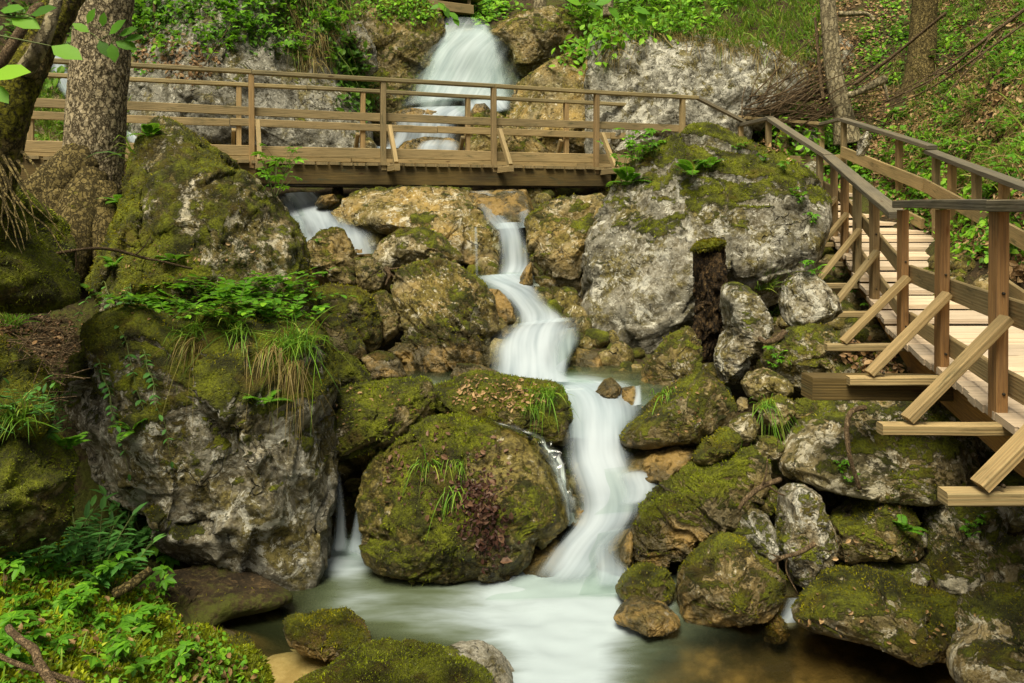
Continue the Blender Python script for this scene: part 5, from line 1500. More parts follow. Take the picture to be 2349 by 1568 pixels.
def film_over(name, rows, label, n=60, nu=14, lift=.014, seed=0, mat='film', gain=1.):
    """Water clinging to a boulder: the sheet follows the stone below it."""
    bpy.context.view_layer.update()
    dg = bpy.context.evaluated_depsgraph_get()
    rows = np.array(rows, float)
    R_ = resample(rows, n)
    P = np.zeros((n, nu, 3))
    last = None
    for i in range(n):
        for j in range(nu):
            t = j / (nu - 1)
            u, v = R_[i, 0] * (1 - t) + R_[i, 2] * t, R_[i, 1] * (1 - t) + R_[i, 3] * t
            d_ = Vector(((u - CX) / F, 1., (HZ - v) / F)).normalized()
            o_ = Vector((0, 0, 0))
            hit = None
            for _ in range(8):
                ok, p_, n_, i_, ob_, m_ = scn.ray_cast(dg, o_, d_)
                if not ok:
                    break
                if ob_.name.split('.')[0] in ('boulder', 'stone'):
                    hit = np.array(p_) + np.array(n_) * lift
                    break
                o_ = p_ + d_ * .004
            if hit is None or (last is not None and abs(hit[1] - last) > .6):
                hit = at(u, v, last if last else 5.5)
            last = hit[1]
            P[i, j] = hit
    Y_ = P[:, :, 1]
    for _ in range(3):
        P[1:-1] = (P[:-2] + P[1:-1] * 2 + P[2:]) / 4
    P[:, :, 1] -= .01
    t = np.linspace(0, 1, nu)
    s_ = np.r_[0, np.cumsum(np.linalg.norm(np.diff(P[:, nu // 2], axis=0), axis=1))]
    U, S = np.meshgrid(t, s_)
    wd = np.linalg.norm(P[:, -1] - P[:, 0], axis=1)[:, None]
    f = sstep(0, .5, np.minimum(U, 1 - U)) * R_[:, 4][:, None] * sstep(0, .12, np.linspace(0, 1, n))[:, None] * gain
    i = (np.arange(n - 1)[:, None] * nu + np.arange(nu - 1)[None]).ravel()
    T = np.concatenate([np.c_[i, i + nu, i + nu + 1], np.c_[i, i + nu + 1, i + 1]])
    o = mesh_obj(name, P.reshape(-1, 3), T, M[mat], uv=np.c_[(U * wd).ravel() + seed, S.ravel()], attrs={'froth': np.clip(f, 0, 1).ravel()})
    return tag(o, label, kind='structure')


film_over('water_film', [(1095, 968, 1110, 945, .5), (1165, 995, 1180, 968, .8), (1215, 1022, 1245, 990, .9), (1245, 1060, 1290, 1030, 1.), (1262, 1110, 1305, 1080, 1.), (1280, 1160, 1312, 1140, .9), (1290, 1195, 1318, 1190, .8)], 'clear water sliding over the right edge of the broad mossy boulder', seed=3, gain=.55)
film_over('water_film', [(1195, 1005, 1290, 1000, .25), (1222, 1045, 1304, 1050, .4), (1250, 1100, 1316, 1095, .45), (1268, 1150, 1330, 1145, .5), (1282, 1205, 1345, 1200, .6)], 'thin white veil spilling over the right shoulder of the broad mossy boulder', seed=5, mat='veil', nu=18, lift=.03)

# ------------------------------------------------------------------ plants
bpy.context.view_layer.update()
DG = bpy.context.evaluated_depsgraph_get()
GROW = ('ground', 'boulder', 'stone', 'mossy_mound', 'mossy_stone', 'mud_bank', 'cliff', 'crag', 'rock_slab', 'tree_stump')


def cast(u, v, only=None):
    """Where growth at this spot of the print would root: point, normal and the thing it stands on."""
    d = Vector(((u - CX) / F, 1., (HZ - v) / F)).normalized()
    o = Vector((0, 0, 0))
    for _ in range(14):
        ok, p, n, i, ob, m = scn.ray_cast(DG, o, d)
        if not ok:
            return None
        nm = ob.name.split('.')[0]
        if nm in GROW:
            if only and nm not in only:
                return None
            if n.dot(d) > 0:
                n = -n
            return np.array(p), np.array(n), nm
        o = p + d * .004
    return None


def inside(poly, u, v):
    c = False
    j = len(poly) - 1
    for i in range(len(poly)):
        (xi, yi), (xj, yj) = poly[i], poly[j]
        if (yi > v) != (yj > v) and u < (xj - xi) * (v - yi) / (yj - yi) + xi:
            c = not c
        j = i
    return c


def scatter(poly, n, seed, only=None, mask=None, thr=.0, minz=-2, clump=0.):
    r = np.random.default_rng(seed)
    us, vs = [p[0] for p in poly], [p[1] for p in poly]
    P, N = [], []
    tries = 0
    while len(P) < n and tries < n * 6:
        tries += 1
        u, v = r.uniform(min(us), max(us)), r.uniform(min(vs), max(vs))
        if not inside(poly, u, v):
            continue
        if mask is not None:
            q = vnoise(np.array([[u / mask, v / mask * 1.4, seed * 1.7]]), seed)[0] * .7 + .3 * vnoise(np.array([[u / mask * 2.7, v / mask * 3, seed]]), seed + 1)[0]
            if q < thr + r.normal() * .08:
                continue
        h = cast(u, v, only)
        if h is None or h[1][2] < minz:
            continue
        P.append(h[0])
        N.append(h[1])
    return np.array(P).reshape(-1, 3), np.array(N).reshape(-1, 3)


def tint_for(k, n, seed, base=.45, sp=.22):
    return np.repeat(np.clip(np.random.default_rng(seed).normal(base, sp, n), 0, 1), k)


def ground_leaves(name, P, N, per, size, mat, seed, label, flat=.5, lift=.1, base=.45, ar=.62, curl=.1, spread=1.5, kind='stuff'):
    """Clumps of leaf blades over the points P."""
    r = np.random.default_rng(seed)
    n = len(P) * per
    if n == 0:
        return
    Q, M_ = np.repeat(P, per, 0), np.repeat(N, per, 0)
    sz = size * np.exp(r.normal(0, .3, n))
    j = r.normal(size=(n, 3)) * (size * spread)
    j -= M_ * (j * M_).sum(1)[:, None]
    Q = Q + j + M_ * (lift * size * (.3 + r.random((n, 1)) * 2))
    d = r.normal(size=(n, 3))
    d -= M_ * (d * M_).sum(1)[:, None] * .7
    up = M_ * flat + np.array([0, -.25, 1.]) * (1 - flat) + r.normal(size=(n, 3)) * .35
    V, T = leaves(Q, d, up, sz, sz * ar, curl, .2)
    o = mesh_obj(name, V, T, M[mat], attrs={'tint': tint_for(8, n, seed, base)}, smooth=False)
    return tag(o, label, kind=kind)


def ground_grass(name, P, N, per, size, mat, seed, label, droop=.5, base=.5, up=.9, wd=.03, kind='stuff'):
    r = np.random.default_rng(seed)
    n = len(P) * per
    if n == 0:
        return
    Q, M_ = np.repeat(P, per, 0) + r.normal(size=(n, 3)) * size * .16, np.repeat(N, per, 0)
    d = M_ * .55 + np.array([0, 0, up]) + r.normal(size=(n, 3)) * .38
    L = size * np.exp(r.normal(0, .35, n))
    V, T = blades(Q, d, L, L * wd + .003, droop * (.4 + r.random(n)), 3)
    o = mesh_obj(name, V, T, M[mat], attrs={'tint': tint_for(7, n, seed, base, .25)}, smooth=False)
    return tag(o, label, kind=kind)


HILL = D('1845,-20 2380,-20 2380,620 2290,600 2130,520 2000,440 1900,400 1720,330 1800,270 1860,150')
P, N = scatter(HILL, 800, 1, ('ground',), 120, .08)
ground_leaves('undergrowth', P, N, 5, .062, 'leaf', 1, 'bright green leafy ground cover on the right hillside', .3, .5, .62)
P, N = scatter(HILL, 900, 2, ('ground',), 90, -.2)
ground_leaves('undergrowth', P, N, 5, .05, 'leafdark', 2, 'darker small-leaved ground cover on the right hillside', .4, .4, .45)
P, N = scatter(HILL, 4600, 3, ('ground', 'boulder'), 150, -.25)
ground_leaves('leaf_litter', P, N, 3, .055, 'dead', 3, 'brown fallen leaves littering the right hillside', .8, .08, .6, .7, .25, 1.2)
P, N = scatter(D('1880,320 2380,330 2380,640 2200,560 2000,450'), 2000, 31, ('ground',))
ground_leaves('leaf_litter', P, N, 3, .058, 'dead', 4, 'tan fallen leaves drifted along the walkway', .85, .08, .6, .7, .25, 1.2)
P, N = scatter(D('2130,-20 2380,-20 2380,480 2180,420 2080,330'), 420, 5, ('ground',), 100, -.1)
ground_grass('hill_grass', P, N, 8, .17, 'grass', 5, 'tufted green grass on the right hillside', .6)
P, N = scatter(D('1880,-20 2380,-20 2380,480 2180,420 1980,280'), 240, 6, ('ground',), 110, -.1)
ground_grass('hill_grass', P, N, 8, .24, 'straw', 6, 'dry straw grass hanging on the right hillside', 1.0, .45, .3)
# grassy brow over the grey cliff and above the cap boulder
BROW = D('1320,-20 1880,-20 1880,150 1790,130 1700,110 1560,85 1470,80 1390,110 1340,70')
P, N = scatter(BROW, 520, 7)
ground_grass('brow_grass', P, N, 12, .28, 'grass', 7, 'long green grass on the brow above the big grey cliff', .7)
P, N = scatter(D('1380,70 1500,40 1700,70 1850,120 1860,170 1760,135 1640,112 1500,95 1400,125'), 330, 8)
ground_grass('brow_grass', P, N, 9, .24, 'straw', 8, 'straw-coloured grass hanging over the top edge of the big grey cliff', 1.5, .45, .1)
P, N = scatter(D('1300,-20 1720,-20 1640,60 1480,90 1400,120 1340,140 1290,160 1330,60'), 300, 9)
ground_leaves('undergrowth', P, N, 6, .11, 'leaf', 9, 'fresh green leaves on the brow right of the waterfall', .2, .7, .6)
# left cliff
P, N = scatter(D('290,-20 780,-20 760,110 700,120 640,110 560,120 480,100 400,130 300,130'), 330, 10, None, 100, .02)
ground_leaves('undergrowth', P, N, 5, .07, 'leafdark', 10, 'dark green leaves covering the top of the left cliff', .25, .6, .5)
P, N = scatter(D('290,-20 800,-20 780,120 560,110 480,150 300,200'), 170, 11, None, 70, .1)
ground_leaves('undergrowth', P, N, 5, .075, 'leaf', 11, 'bright sprays of leaves on the left cliff', .2, .8, .5)
P, N = scatter(D('290,40 420,100 520,130 470,190 300,150'), 200, 12)
ground_leaves('leaf_litter', P, N, 4, .06, 'dead', 12, 'brown leaves caught on the ledge of the left cliff', .6, .1, .35)
P, N = scatter(D('650,-20 800,-20 790,60 760,150 690,160 640,60'), 170, 13)
ground_grass('cliff_grass', P, N, 10, .2, 'straw', 13, 'straw grass hanging down the left cliff beside the crag', 1.5, .5, .1)
P, N = scatter(D('640,-20 1000,-20 1000,40 960,60 840,40 700,60'), 300, 14)
ground_leaves('undergrowth', P, N, 5, .065, 'leaf', 14, 'bright leafy growth on top of the mossy crag', .2, .7, .6)
P, N = scatter(D('770,95 800,90 835,170 850,240 830,260 790,250 775,180'), 150, 15)
ground_leaves('ivy', P, N, 6, .10, 'leafdark', 15, 'dark ivy running down between the left cliff and the crag', .3, .5, .5)
P, N = scatter(D('1000,0 1130,0 1200,30 1130,50 1100,60 1020,40'), 120, 16)
ground_leaves('undergrowth', P, N, 6, .12, 'leaf', 16, 'leaves around the upper footbridge end', .2, .7, .6)
P, N = scatter(D('30,190 300,230 310,360 60,350'), 200, 17)
ground_grass('bank_grass', P, N, 10, .25, 'grass', 17, 'green grass on the far bank behind the spruce', .6, .6)
P, N = scatter(D('30,0 190,0 190,140 60,260 0,330'), 200, 18)
ground_leaves('undergrowth', P, N, 6, .10, 'leafdark', 18, 'dim leaves behind the leaning tree', .2, .7, .5)
P, N = scatter(D('1690,290 1940,300 1990,400 1900,470 1760,400'), 160, 19, ('ground', 'stone'))
ground_leaves('undergrowth', P, N, 6, .08, 'leaf', 19, 'green herbs between the landing rails', .2, .8, .55)
# near bank bottom left
BANK = D('-10,1250 150,1230 330,1310 420,1440 520,1490 620,1568 620,1590 -10,1590')
P, N = scatter(BANK, 520, 20, ('ground', 'mossy_stone'), 60, -.1)
ground_leaves('clover', P, N, 3, .021, 'leaf', 20, 'small bright clover-like leaves covering the near bank', .5, .9, .55, .95, .05, 1.3)
P, N = scatter(BANK, 4200, 21, ('ground',))
ground_grass('bank_moss', P, N, 8, .024, 'tuftg', 21, 'yellow-green moss carpeting the near bank', .4, .6, .8, .22)
P, N = scatter(BANK, 260, 22, ('ground', 'mossy_stone'))
ground_leaves('leaf_litter', P, N, 2, .035, 'dead', 22, 'few brown leaf scraps on the near bank', .8, .3, .45)
P, N = scatter(BANK, 160, 23, ('ground', 'mossy_stone'))
ground_grass('bank_grass', P, N, 5, .09, 'grass', 23, 'thin grass blades on the near bank', .7, .6)
P, N = scatter(D('-10,735 160,730 170,790 140,850 90,820 -10,770'), 130, 24)
ground_leaves('leaf_litter', P, N, 3, .026, 'dead', 24, 'dry leaves and litter drifted in the hollow at the left', .7, .2, .12)
P, N = scatter(D('-10,735 170,728 185,800 150,900 110,960 100,860 -10,775'), 130, 29)
tw = np.random.default_rng(29)
tv = []
for k, (a, b) in enumerate(zip(P, N)):
    d_ = tw.normal(size=3) * (1, .6, .25)
    d_ /= np.linalg.norm(d_)
    L_ = tw.uniform(.06, .26)
    r_ = tw.uniform(.002, .006)
    a = a + b * .015
    tv.append(tube(resample([a - d_ * L_, a + (0, 0, .012 * tw.random()), a + d_ * L_ + tw.normal(size=3) * .03], 7), np.linspace(r_, r_ * .5, 7), 5))
V, T = join(tv)
tag(mesh_obj('twig_litter', V, T, M['twig'], attrs={'moss': np.full(len(V), -.3)}), 'broken twigs lying thick in the hollow at the left', kind='stuff')
# debris on stones
P, N = scatter(K(1, 1, '850,1010 1100,1030 1380,1080 1420,1180 1200,1240 900,1230 740,1200 800,1080'), 190, 25, ('boulder',))
ground_leaves('leaf_litter', P, N, 2, .030, 'dead', 25, 'pinkish brown leaves scattered on the flat boulder in mid stream', .9, .15, .6, .6, .25)
P, N = scatter(D('1050,1090 1120,1110 1150,1180 1150,1260 1110,1290 1080,1220 1050,1160'), 230, 26, ('boulder',))
ground_leaves('wet_leaves', P, N, 3, .034, 'wetdead', 26, 'dark wet leaves plastered on the broad mossy boulder', .9, .15, .35, .65, .25)
P, N = scatter(D('880,1050 1000,990 1180,1020 1150,1150 1000,1200 880,1150'), 330, 27, ('boulder',))
ground_leaves('wet_leaves', P, N, 1, .03, 'wetdead', 27, 'loose wet leaves sprinkled over the broad mossy boulder', .9, .15, .6, .65, .25)
P, N = scatter(D('1990,800 2110,830 2110,880 1960,860 1930,760'), 200, 28)
ground_leaves('leaf_litter', P, N, 3, .045, 'dead', 28, 'brown leaves gathered under the walkway', .85, .15, .35)
for k, (poly, nn) in enumerate((('1500,870 1680,880 1660,1000 1450,1010', 60), ('1900,1160 2110,1160 2110,1280 1900,1290', 40), ('1850,1350 2250,1400 2200,1480 1800,1460', 60), ('770,890 980,890 960,960 770,980', 70), ('260,560 600,560 640,740 280,740', 120))):
    P, N = scatter(D(poly), nn, 40 + k, ('boulder', 'stone'))
    ground_leaves('leaf_litter', P, N, 1, .026, 'dead', 40 + k, ('sparse fallen leaves on the mossy boulder right of the stream', 'leaf scraps on the squat mossy boulder', 'leaf scraps on the long front boulder', 'leaf scraps on the flat-faced boulder left of mid stream', 'leaf scraps on the tall pointed boulder')[k], .9, .1, .5, .6, .3)


# ---- single plants: prototypes built once, then copied
def proto(name, label, cat, stems, leaf, mat, group=None):
    o = bpy.data.objects.new(name, None)
    COL.objects.link(o)
    tag(o, label, cat, group)
    if stems:
        V, T = join(stems)
        s = mesh_obj('stem', V, T, M['stem'], o, origin=(0, 0, 0))
    V, T, tint = leaf
    mesh_obj('foliage', V, T, M[mat], o, smooth=False, attrs={'tint': tint}, origin=(0, 0, 0))
    return o


_n = NT('green stem')
M['stem'] = _n.done(_n.bsdf((.10, .13, .03), .6))


def arc(L, az, rise, fall, n=9):
    t = np.linspace(0, 1, n)[:, None]
    h = np.array([math.cos(az), math.sin(az), 0])
    return h * (t * L * math.cos(rise)) + np.array([0, 0, 1]) * (L * (math.sin(rise) * t - fall * t * t))


def palmate(seed, stems=5, H=.30, lf=.085, lobes=5, mat='leaf'):
    r = np.random.default_rng(seed)
    st, P, Dd, N, L = [], [], [], [], []
    for k in range(stems):
        a = arc(H * r.uniform(.5, 1.1), r.random() * 6.28, r.uniform(.9, 1.45), .15)
        st.append(tube(a, np.linspace(.003, .0016, len(a)), 5))
        for f, s in ((1., 1.), (.62, .7)) if r.random() < .6 else ((1., 1.),):
            c = a[int(f * (len(a) - 1))]
            up = np.array([0, -.15, 1]) + r.normal(size=3) * .28
            up /= np.linalg.norm(up)
            x = np.cross(up, r.normal(size=3))
            x /= np.linalg.norm(x)
            y = np.cross(up, x)
            for j in range(lobes):
                th = (j - (lobes - 1) / 2) * (4.6 / lobes) + r.normal() * .08
                P.append(c)
                Dd.append(x * math.cos(th) + y * math.sin(th) - up * .12)
                N.append(up)
                L.append(lf * s * (1 - .12 * abs(j - (lobes - 1) / 2)) * r.uniform(.85, 1.15))
    L = np.array(L)
    V, T = leaves(P, Dd, N, L, L * .48, .10, .18)
    return st, (V, T, tint_for(8, len(L), seed, .5, .2))


def pinnate(seed, stems=5, H=.42, lf=.10, pairs=4, wd=.34):
    r = np.random.default_rng(seed)
    st, P, Dd, N, L = [], [], [], [], []
    for k in range(stems):
        az = r.random() * 6.28
        a = arc(H * r.uniform(.6, 1.1), az, r.uniform(.8, 1.4), .22, 13)
        st.append(tube(a, np.linspace(.004, .0015, len(a)), 5))
        t_, A_, B_ = frames(a)
        for j in range(pairs):
            i = int((.42 + .5 * j / pairs) * 12)
            for sgn in (-1, 1):
                sd = np.cross(t_[i], (0, 0, 1.))
                sd /= np.linalg.norm(sd) + 1e-6
                P.append(a[i])
                Dd.append(sd * sgn + t_[i] * .55 + r.normal(size=3) * .1 - np.array([0, 0, .15]))
                N.append(np.array([0, 0, 1.]) + r.normal(size=3) * .15)
                L.append(lf * (1 - .09 * j) * r.uniform(.85, 1.15))
        P.append(a[-1])
        Dd.append(t_[-1] - np.array([0, 0, .2]))
        N.append(np.array([0, 0, 1.]))
        L.append(lf)
    L = np.array(L)
    V, T = leaves(P, Dd, N, L, L * wd, .08, .2, .9)
    return st, (V, T, tint_for(8, len(L), seed, .5, .2))


def spray(seed, stems=3, L0=.5, lf=.072, n=9, rise=(.2, .8), fall=.25):
    r = np.random.default_rng(seed)
    st, P, Dd, N, L = [], [], [], [], []
    for k in range(stems):
        a = arc(L0 * r.uniform(.6, 1.1), r.random() * 6.28, r.uniform(*rise), fall, 15) + .0
        a = a + np.cumsum(r.normal(size=a.shape) * .006, 0)
        st.append(tube(a, np.linspace(.003, .0012, len(a)), 5))
        t_, _, _ = frames(a)
        for j in range(n):
            i = int((.2 + .8 * j / n) * 14)
            sd = np.cross(t_[i], (0, 0, 1.))
            sd /= np.linalg.norm(sd) + 1e-6
            for sgn in ((-1, 1) if r.random() < .7 else ((-1) ** j,)):
                P.append(a[i])
                Dd.append(sd * sgn + t_[i] * .7 + r.normal(size=3) * .15)
                N.append(np.array([0, -.2, 1.]) + r.normal(size=3) * .2)
                L.append(lf * r.uniform(.7, 1.2))
        P.append(a[-1])
        Dd.append(t_[-1])
        N.append(np.array([0, 0, 1.]))
        L.append(lf)
    L = np.array(L)
    V, T = leaves(P, Dd, N, L, L * .62, .08, .12, 1.)
    return st, (V, T, tint_for(8, len(L), seed, .5, .2))


def fern(seed, fr=9, L0=.26, pairs=13, droop=.55):
    r = np.random.default_rng(seed)
    st, P, Dd, N, L = [], [], [], [], []
    for k in range(fr):
        a = arc(L0 * r.uniform(.7, 1.1), k / fr * 6.28 + r.normal() * .3, r.uniform(.5, 1.2), droop, 17)
        st.append(tube(a, np.linspace(.0022, .0008, len(a)), 5))
        t_, _, _ = frames(a)
        for j in range(pairs):
            f = .12 + .88 * j / pairs
            i = int(f * 16)
            sd = np.cross(t_[i], (0, 0, 1.))
            sd /= np.linalg.norm(sd) + 1e-6
            for sgn in (-1, 1):
                P.append(a[i] + t_[i] * .002 * sgn)
                Dd.append(sd * sgn + t_[i] * .25)
                N.append(np.cross(sd, t_[i]))
                L.append(L0 * .17 * math.sin(math.pi * (.15 + .82 * f)) + .003)
    L = np.array(L)
    V, T = leaves(P, Dd, N, L, L * .42, .04, .1, .8)
    return st, (V, T, tint_for(8, len(L), seed, .45, .15))


def tuft(seed, n=150, L0=.28, droop=.7, spread=.05, lean=(0, 0, 1), sp=.5):
    r = np.random.default_rng(seed)
    P = r.normal(size=(n, 3)) * spread * np.array([1, .7, .25])
    d = np.array(lean, float) + r.normal(size=(n, 3)) * sp
    L = L0 * np.exp(r.normal(0, .3, n))
    V, T = blades(P, d, L, .0045 + .004 * r.random(n), droop * (.4 + r.random(n)), 5)
    return V, T, tint_for(11, n, seed, .45, .25)


PAL = [proto('leafy_herb', 'x', 'herb', *palmate(s, 5, .30, .085, 5), 'leaf') for s in (1, 2, 3)]
PIN = [proto('leafy_herb', 'x', 'herb', *pinnate(s, 5), 'blue') for s in (4, 5)]
WHO = [proto('leafy_herb', 'x', 'herb', *palmate(s, 4, .20, .10, 7), 'leaf') for s in (6, 7)]
SPR = [proto('leafy_shoot', 'x', 'shoot', *spray(s), 'leaf') for s in (8, 9, 10)]
TRL = [proto('leafy_shoot', 'x', 'shoot', *spray(s, 2, .7, .05, 8, (-.9, .3), .5), 'blue') for s in (11, 12)]
FER = [proto('fern', 'x', 'fern', *fern(s), 'leaf') for s in (13, 14)]
MAP = [proto('leafy_sapling', 'x', 'sapling', *palmate(s, 9, .50, .095, 5), 'leaf') for s in (15, 16)]
pr = np.random.default_rng(99)
used = set()


def plant(protos, u, v, s, label, group=None, lift=0., rot=None, Y=None):
    p = protos[int(pr.integers(len(protos)))]
    if Y is None:
        h = cast(u, v)
        if h is None:
            return None
        loc = h[0] + h[1] * lift - (0, 0, .01)
    else:
        loc = at(u, v, Y)
    rot = pr.random() * 6.28 if rot is None else rot
    if p.name not in used:
        used.add(p.name)
        p.location, p.rotation_euler, p.scale = loc, (0, 0, rot), (s,) * 3
        p['label'] = label
        if group:
            p['group'] = group
        return p
    c = copy_thing(p, loc, rot, s, label, None)
    if group:
        c['group'] = group
    elif 'group' in c:
        del c['group']
    return c


def grass(u, v, mat, V, T, tint, label, name='grass_tuft', group=None):
    h = cast(u, v)
    if h is None:
        return
    o = mesh_obj(name, V + h[0], T, M[mat], smooth=False, attrs={'tint': tint}, origin=h[0])
    return tag(o, label, 'grass', group)


# ledge of the huge left block
for k in range(34):
    u, v = pr.uniform(290, 720), pr.uniform(655, 745)
    plant(SPR, u, v, pr.uniform(.75, 1.25), 'light green leafy shoot spreading over the ledge of the huge left block', 'leafy shoots on the ledge of the huge left block')
for k, (u, v) in enumerate(((215, 560), (240, 640), (195, 690), (180, 760), (260, 720), (225, 820), (170, 880), (150, 900), (290, 770), (330, 800), (300, 650))):
    plant(TRL, u, v, pr.uniform(.8, 1.2), 'thin trailing shoot with paired leaves in the cleft left of the huge block', 'trailing shoots in the cleft left of the huge block')
for u, v, s, lab in ((305, 990, 1.0, 'small fern growing from a crack in the face of the huge left block'), (600, 925, 1.1, 'dark fern hanging below the big grass tuft on the huge left block'),
                     (398, 600, .9, 'little fern above the leafy ledge on the tall pointed boulder'), (278, 470, 1.1, 'fern in the dark angle beside the spruce trunk'), (258, 610, .9, 'fern under the spruce roots'),
                     (345, 312, 1.1, 'fern on the peak of the tall pointed boulder'), (1440, 425, 2.1, 'shaggy green fern on the left shoulder of the great pale boulder'), (1588, 402, 1.8, 'fern nestled on the crest of the great pale boulder'),
                     (1622, 385, 1.4, 'smaller fern right of the one on the crest of the great pale boulder'), (150, 1030, 1., 'fern on the green mossy boulder at the left edge'), (2070, 1215, .8, 'tiny fern on the squat mossy boulder')):
    plant(FER, u, v, s, lab)
# near bank herbs
for k in range(13):
    u, v = pr.uniform(0, 330), pr.uniform(1240, 1380)
    plant(PIN, u, v, pr.uniform(.8, 1.3), 'blue-green herb with long paired leaflets on the near bank', 'blue-green herbs on the near bank')
for k in range(26):
    u, v = pr.uniform(0, 430), pr.uniform(1260, 1560)
    plant(PAL if k % 2 else WHO, u, v, pr.uniform(.45, .95), 'bright green herb with spreading leaflets on the near bank', 'bright green herbs on the near bank')
plant(WHO, 392, 1300, 1.25, 'tall star-leaved plant standing alone before the foot of the huge left block')
for u, v, s in ((20, 1540, .9), (60, 1420, .8), (10, 1480, .9)):
    plant(WHO, u, v, s, 'large-leaved plant at the bottom left corner of the near bank', 'large-leaved plants at the bottom left corner')
for u, v, s in ((40, 950, .6), (90, 975, .6), (100, 1010, .5), (30, 1010, .5)):
    plant(PIN, u, v, s, 'leafy herb between the two mossy boulders at the left edge', 'herbs between the mossy boulders at the left edge')
# bridge ends
for u, v, s in ((630, 455, 1.0), (650, 400, .9), (612, 420, .8)):
    plant(MAP, u, v, s, 'maple-leaved seedling beside the left end of the bridge beam', 'maple seedlings beside the bridge beam', Y=9.6 if v < 440 else None)
for u, v, s in ((1430, 395, 1.0), (1470, 372, 1.0), (1410, 410, .8), (1500, 362, .9), (1455, 385, .8)):
    plant(MAP, u, v, s, 'bright leafy seedling at the right end of the footbridge', 'seedlings at the right end of the footbridge')
for u, v, s in ((1690, 350, .6), (1750, 375, .6), (1800, 395, .7), (1840, 470, .7), (1860, 520, .8), (1820, 450, .5)):
    plant(PAL, u, v, s, 'small herb on the right crest of the great pale boulder', 'herbs on the great pale boulder')
for u, v, s in ((1880, 640, .9), (1930, 650, 1.0), (1990, 660, .8), (1960, 690, .7), (2000, 720, .7)):
    plant(PAL, u, v, s, 'fine-leaved herb growing under the walkway braces', 'herbs under the walkway braces')
for u, v, s in ((1790, 830, .7), (1740, 840, .6), (1815, 860, .6), (1770, 850, .6)):
    plant(PAL, u, v, s, 'delicate herb on the white-flecked boulder', 'herbs on the white-flecked boulder')
for u, v, s in ((1930, 1085, .45), (1945, 1110, .4), (2225, 1215, .5), (2235, 1240, .45), (730, 560, .4), (745, 640, .5), (735, 690, .5)):
    plant(PAL, u, v, s, 'tiny seedling rooted on a bare boulder face', 'tiny seedlings on boulder faces')
# hillside herbs
for k in range(110):
    u, v = pr.uniform(1700, 2345), pr.uniform(5, 470)
    if not inside(HILL, u, v):
        continue
    h = cast(u, v)
    if h is None or h[2] != 'ground':
        continue
    plant(PAL if k % 3 else MAP, u, v, pr.uniform(.7, 1.2) if k % 3 else pr.uniform(.5, .9), 'green leafy herb growing among the fallen leaves of the right hillside', 'leafy herbs on the right hillside')
for k in range(40):
    u, v = pr.uniform(300, 780), pr.uniform(5, 160)
    plant(MAP if k % 2 else PAL, u, v, pr.uniform(.9, 1.5), 'leafy plant clinging to the top of the left cliff', 'leafy plants on the left cliff')
for k in range(30):
    u, v = pr.uniform(1310, 1640), pr.uniform(0, 100)
    plant(MAP if k % 2 else PAL, u, v, pr.uniform(.9, 1.6), 'leafy plant on the brow right of the waterfall', 'leafy plants on the brow right of the waterfall')
for k in range(10):
    plant(PAL, pr.uniform(40, 280), pr.uniform(230, 345), pr.uniform(.8, 1.2), 'leafy plant on the far bank behind the spruce', 'plants on the far bank behind the spruce')
# grass tufts
for u, v, lab, sd, n, L, mt, dr, ln, sp in (
        (675, 790, 'large green grass tuft arching over the right corner of the huge left block', 1, 260, .27, 'grass', .8, (.1, -.4, .9), .55),
        (668, 830, 'curtain of straw hanging below the large grass tuft', 2, 140, .2, 'straw', 1.3, (0, -.7, -.1), .32),
        (560, 790, 'straw tuft hanging over the middle of the huge left block', 3, 110, .17, 'straw', 1.3, (0, -.7, -.1), .35),
        (545, 765, 'green grass tuft on the middle of the ledge', 4, 90, .26, 'grass', .9, (0, -.4, .8), .5),
        (445, 780, 'straw tuft hanging over the left part of the huge left block', 5, 100, .18, 'straw', 1.3, (0, -.7, -.1), .35),
        (440, 762, 'thin green tuft on the left part of the ledge', 6, 70, .24, 'grass', .9, (0, -.4, .8), .5),
        (620, 800, 'mixed straw tuft left of the large grass tuft', 7, 90, .19, 'straw', 1.3, (0, -.7, 0), .35),
        (1535, 905, 'small grass tuft on the mossy boulder right of the stream', 8, 60, .2, 'grass', 1.3, (0, -.6, .5), .4),
        (1760, 930, 'drooping grass tuft on the small mossy stone by the support beam', 9, 70, .25, 'grass', 1.4, (0, -.6, .4), .4),
        (1745, 665, 'upright grass clump between the great pale boulder and the pinkish one', 10, 90, .36, 'grass', .5, (.1, -.2, 1), .35),
        (1255, 905, 'grass tuft on the right end of the flat leafy boulder', 11, 110, .2, 'grass', .9, (0, -.4, .7), .5),
        (1220, 935, 'lower grass tuft on the flat leafy boulder', 12, 70, .15, 'grass', 1., (0, -.4, .7), .5),
        (1040, 1060, 'grass tuft growing at the top of the broad mossy boulder', 13, 34, .12, 'grass', 1.5, (0, -.6, .2), .3),
        (1038, 1125, 'grass tuft hanging on the face of the broad mossy boulder', 14, 40, .13, 'grass', 1.5, (0, -.6, .1), .3),
        (980, 1060, 'leafy green weed on the broad mossy boulder', 15, 40, .14, 'grass', 1.2, (0, -.6, .4), .6),
        (30, 960, 'dark grass tuft between the mossy boulders at the left edge', 16, 90, .2, 'grass', .8, (0, -.3, .9), .5),
        (25, 745, 'sparse grass at the mouth of the dark hollow', 17, 60, .26, 'grass', .5, (0, -.2, 1), .4),
        (130, 890, 'grass tuft in the cleft beside the golden mossy boulder', 18, 70, .22, 'grass', .8, (0, -.3, .9), .5),
        (1780, 720, 'little grass clump below the round pinkish boulder', 19, 50, .2, 'grass', .8, (0, -.3, .9), .5)):
    V, T, tn = tuft(sd + 50, n, L, dr, .05 if n < 150 else .08, ln, sp)
    grass(u, v, mt, V, T, tn, lab)
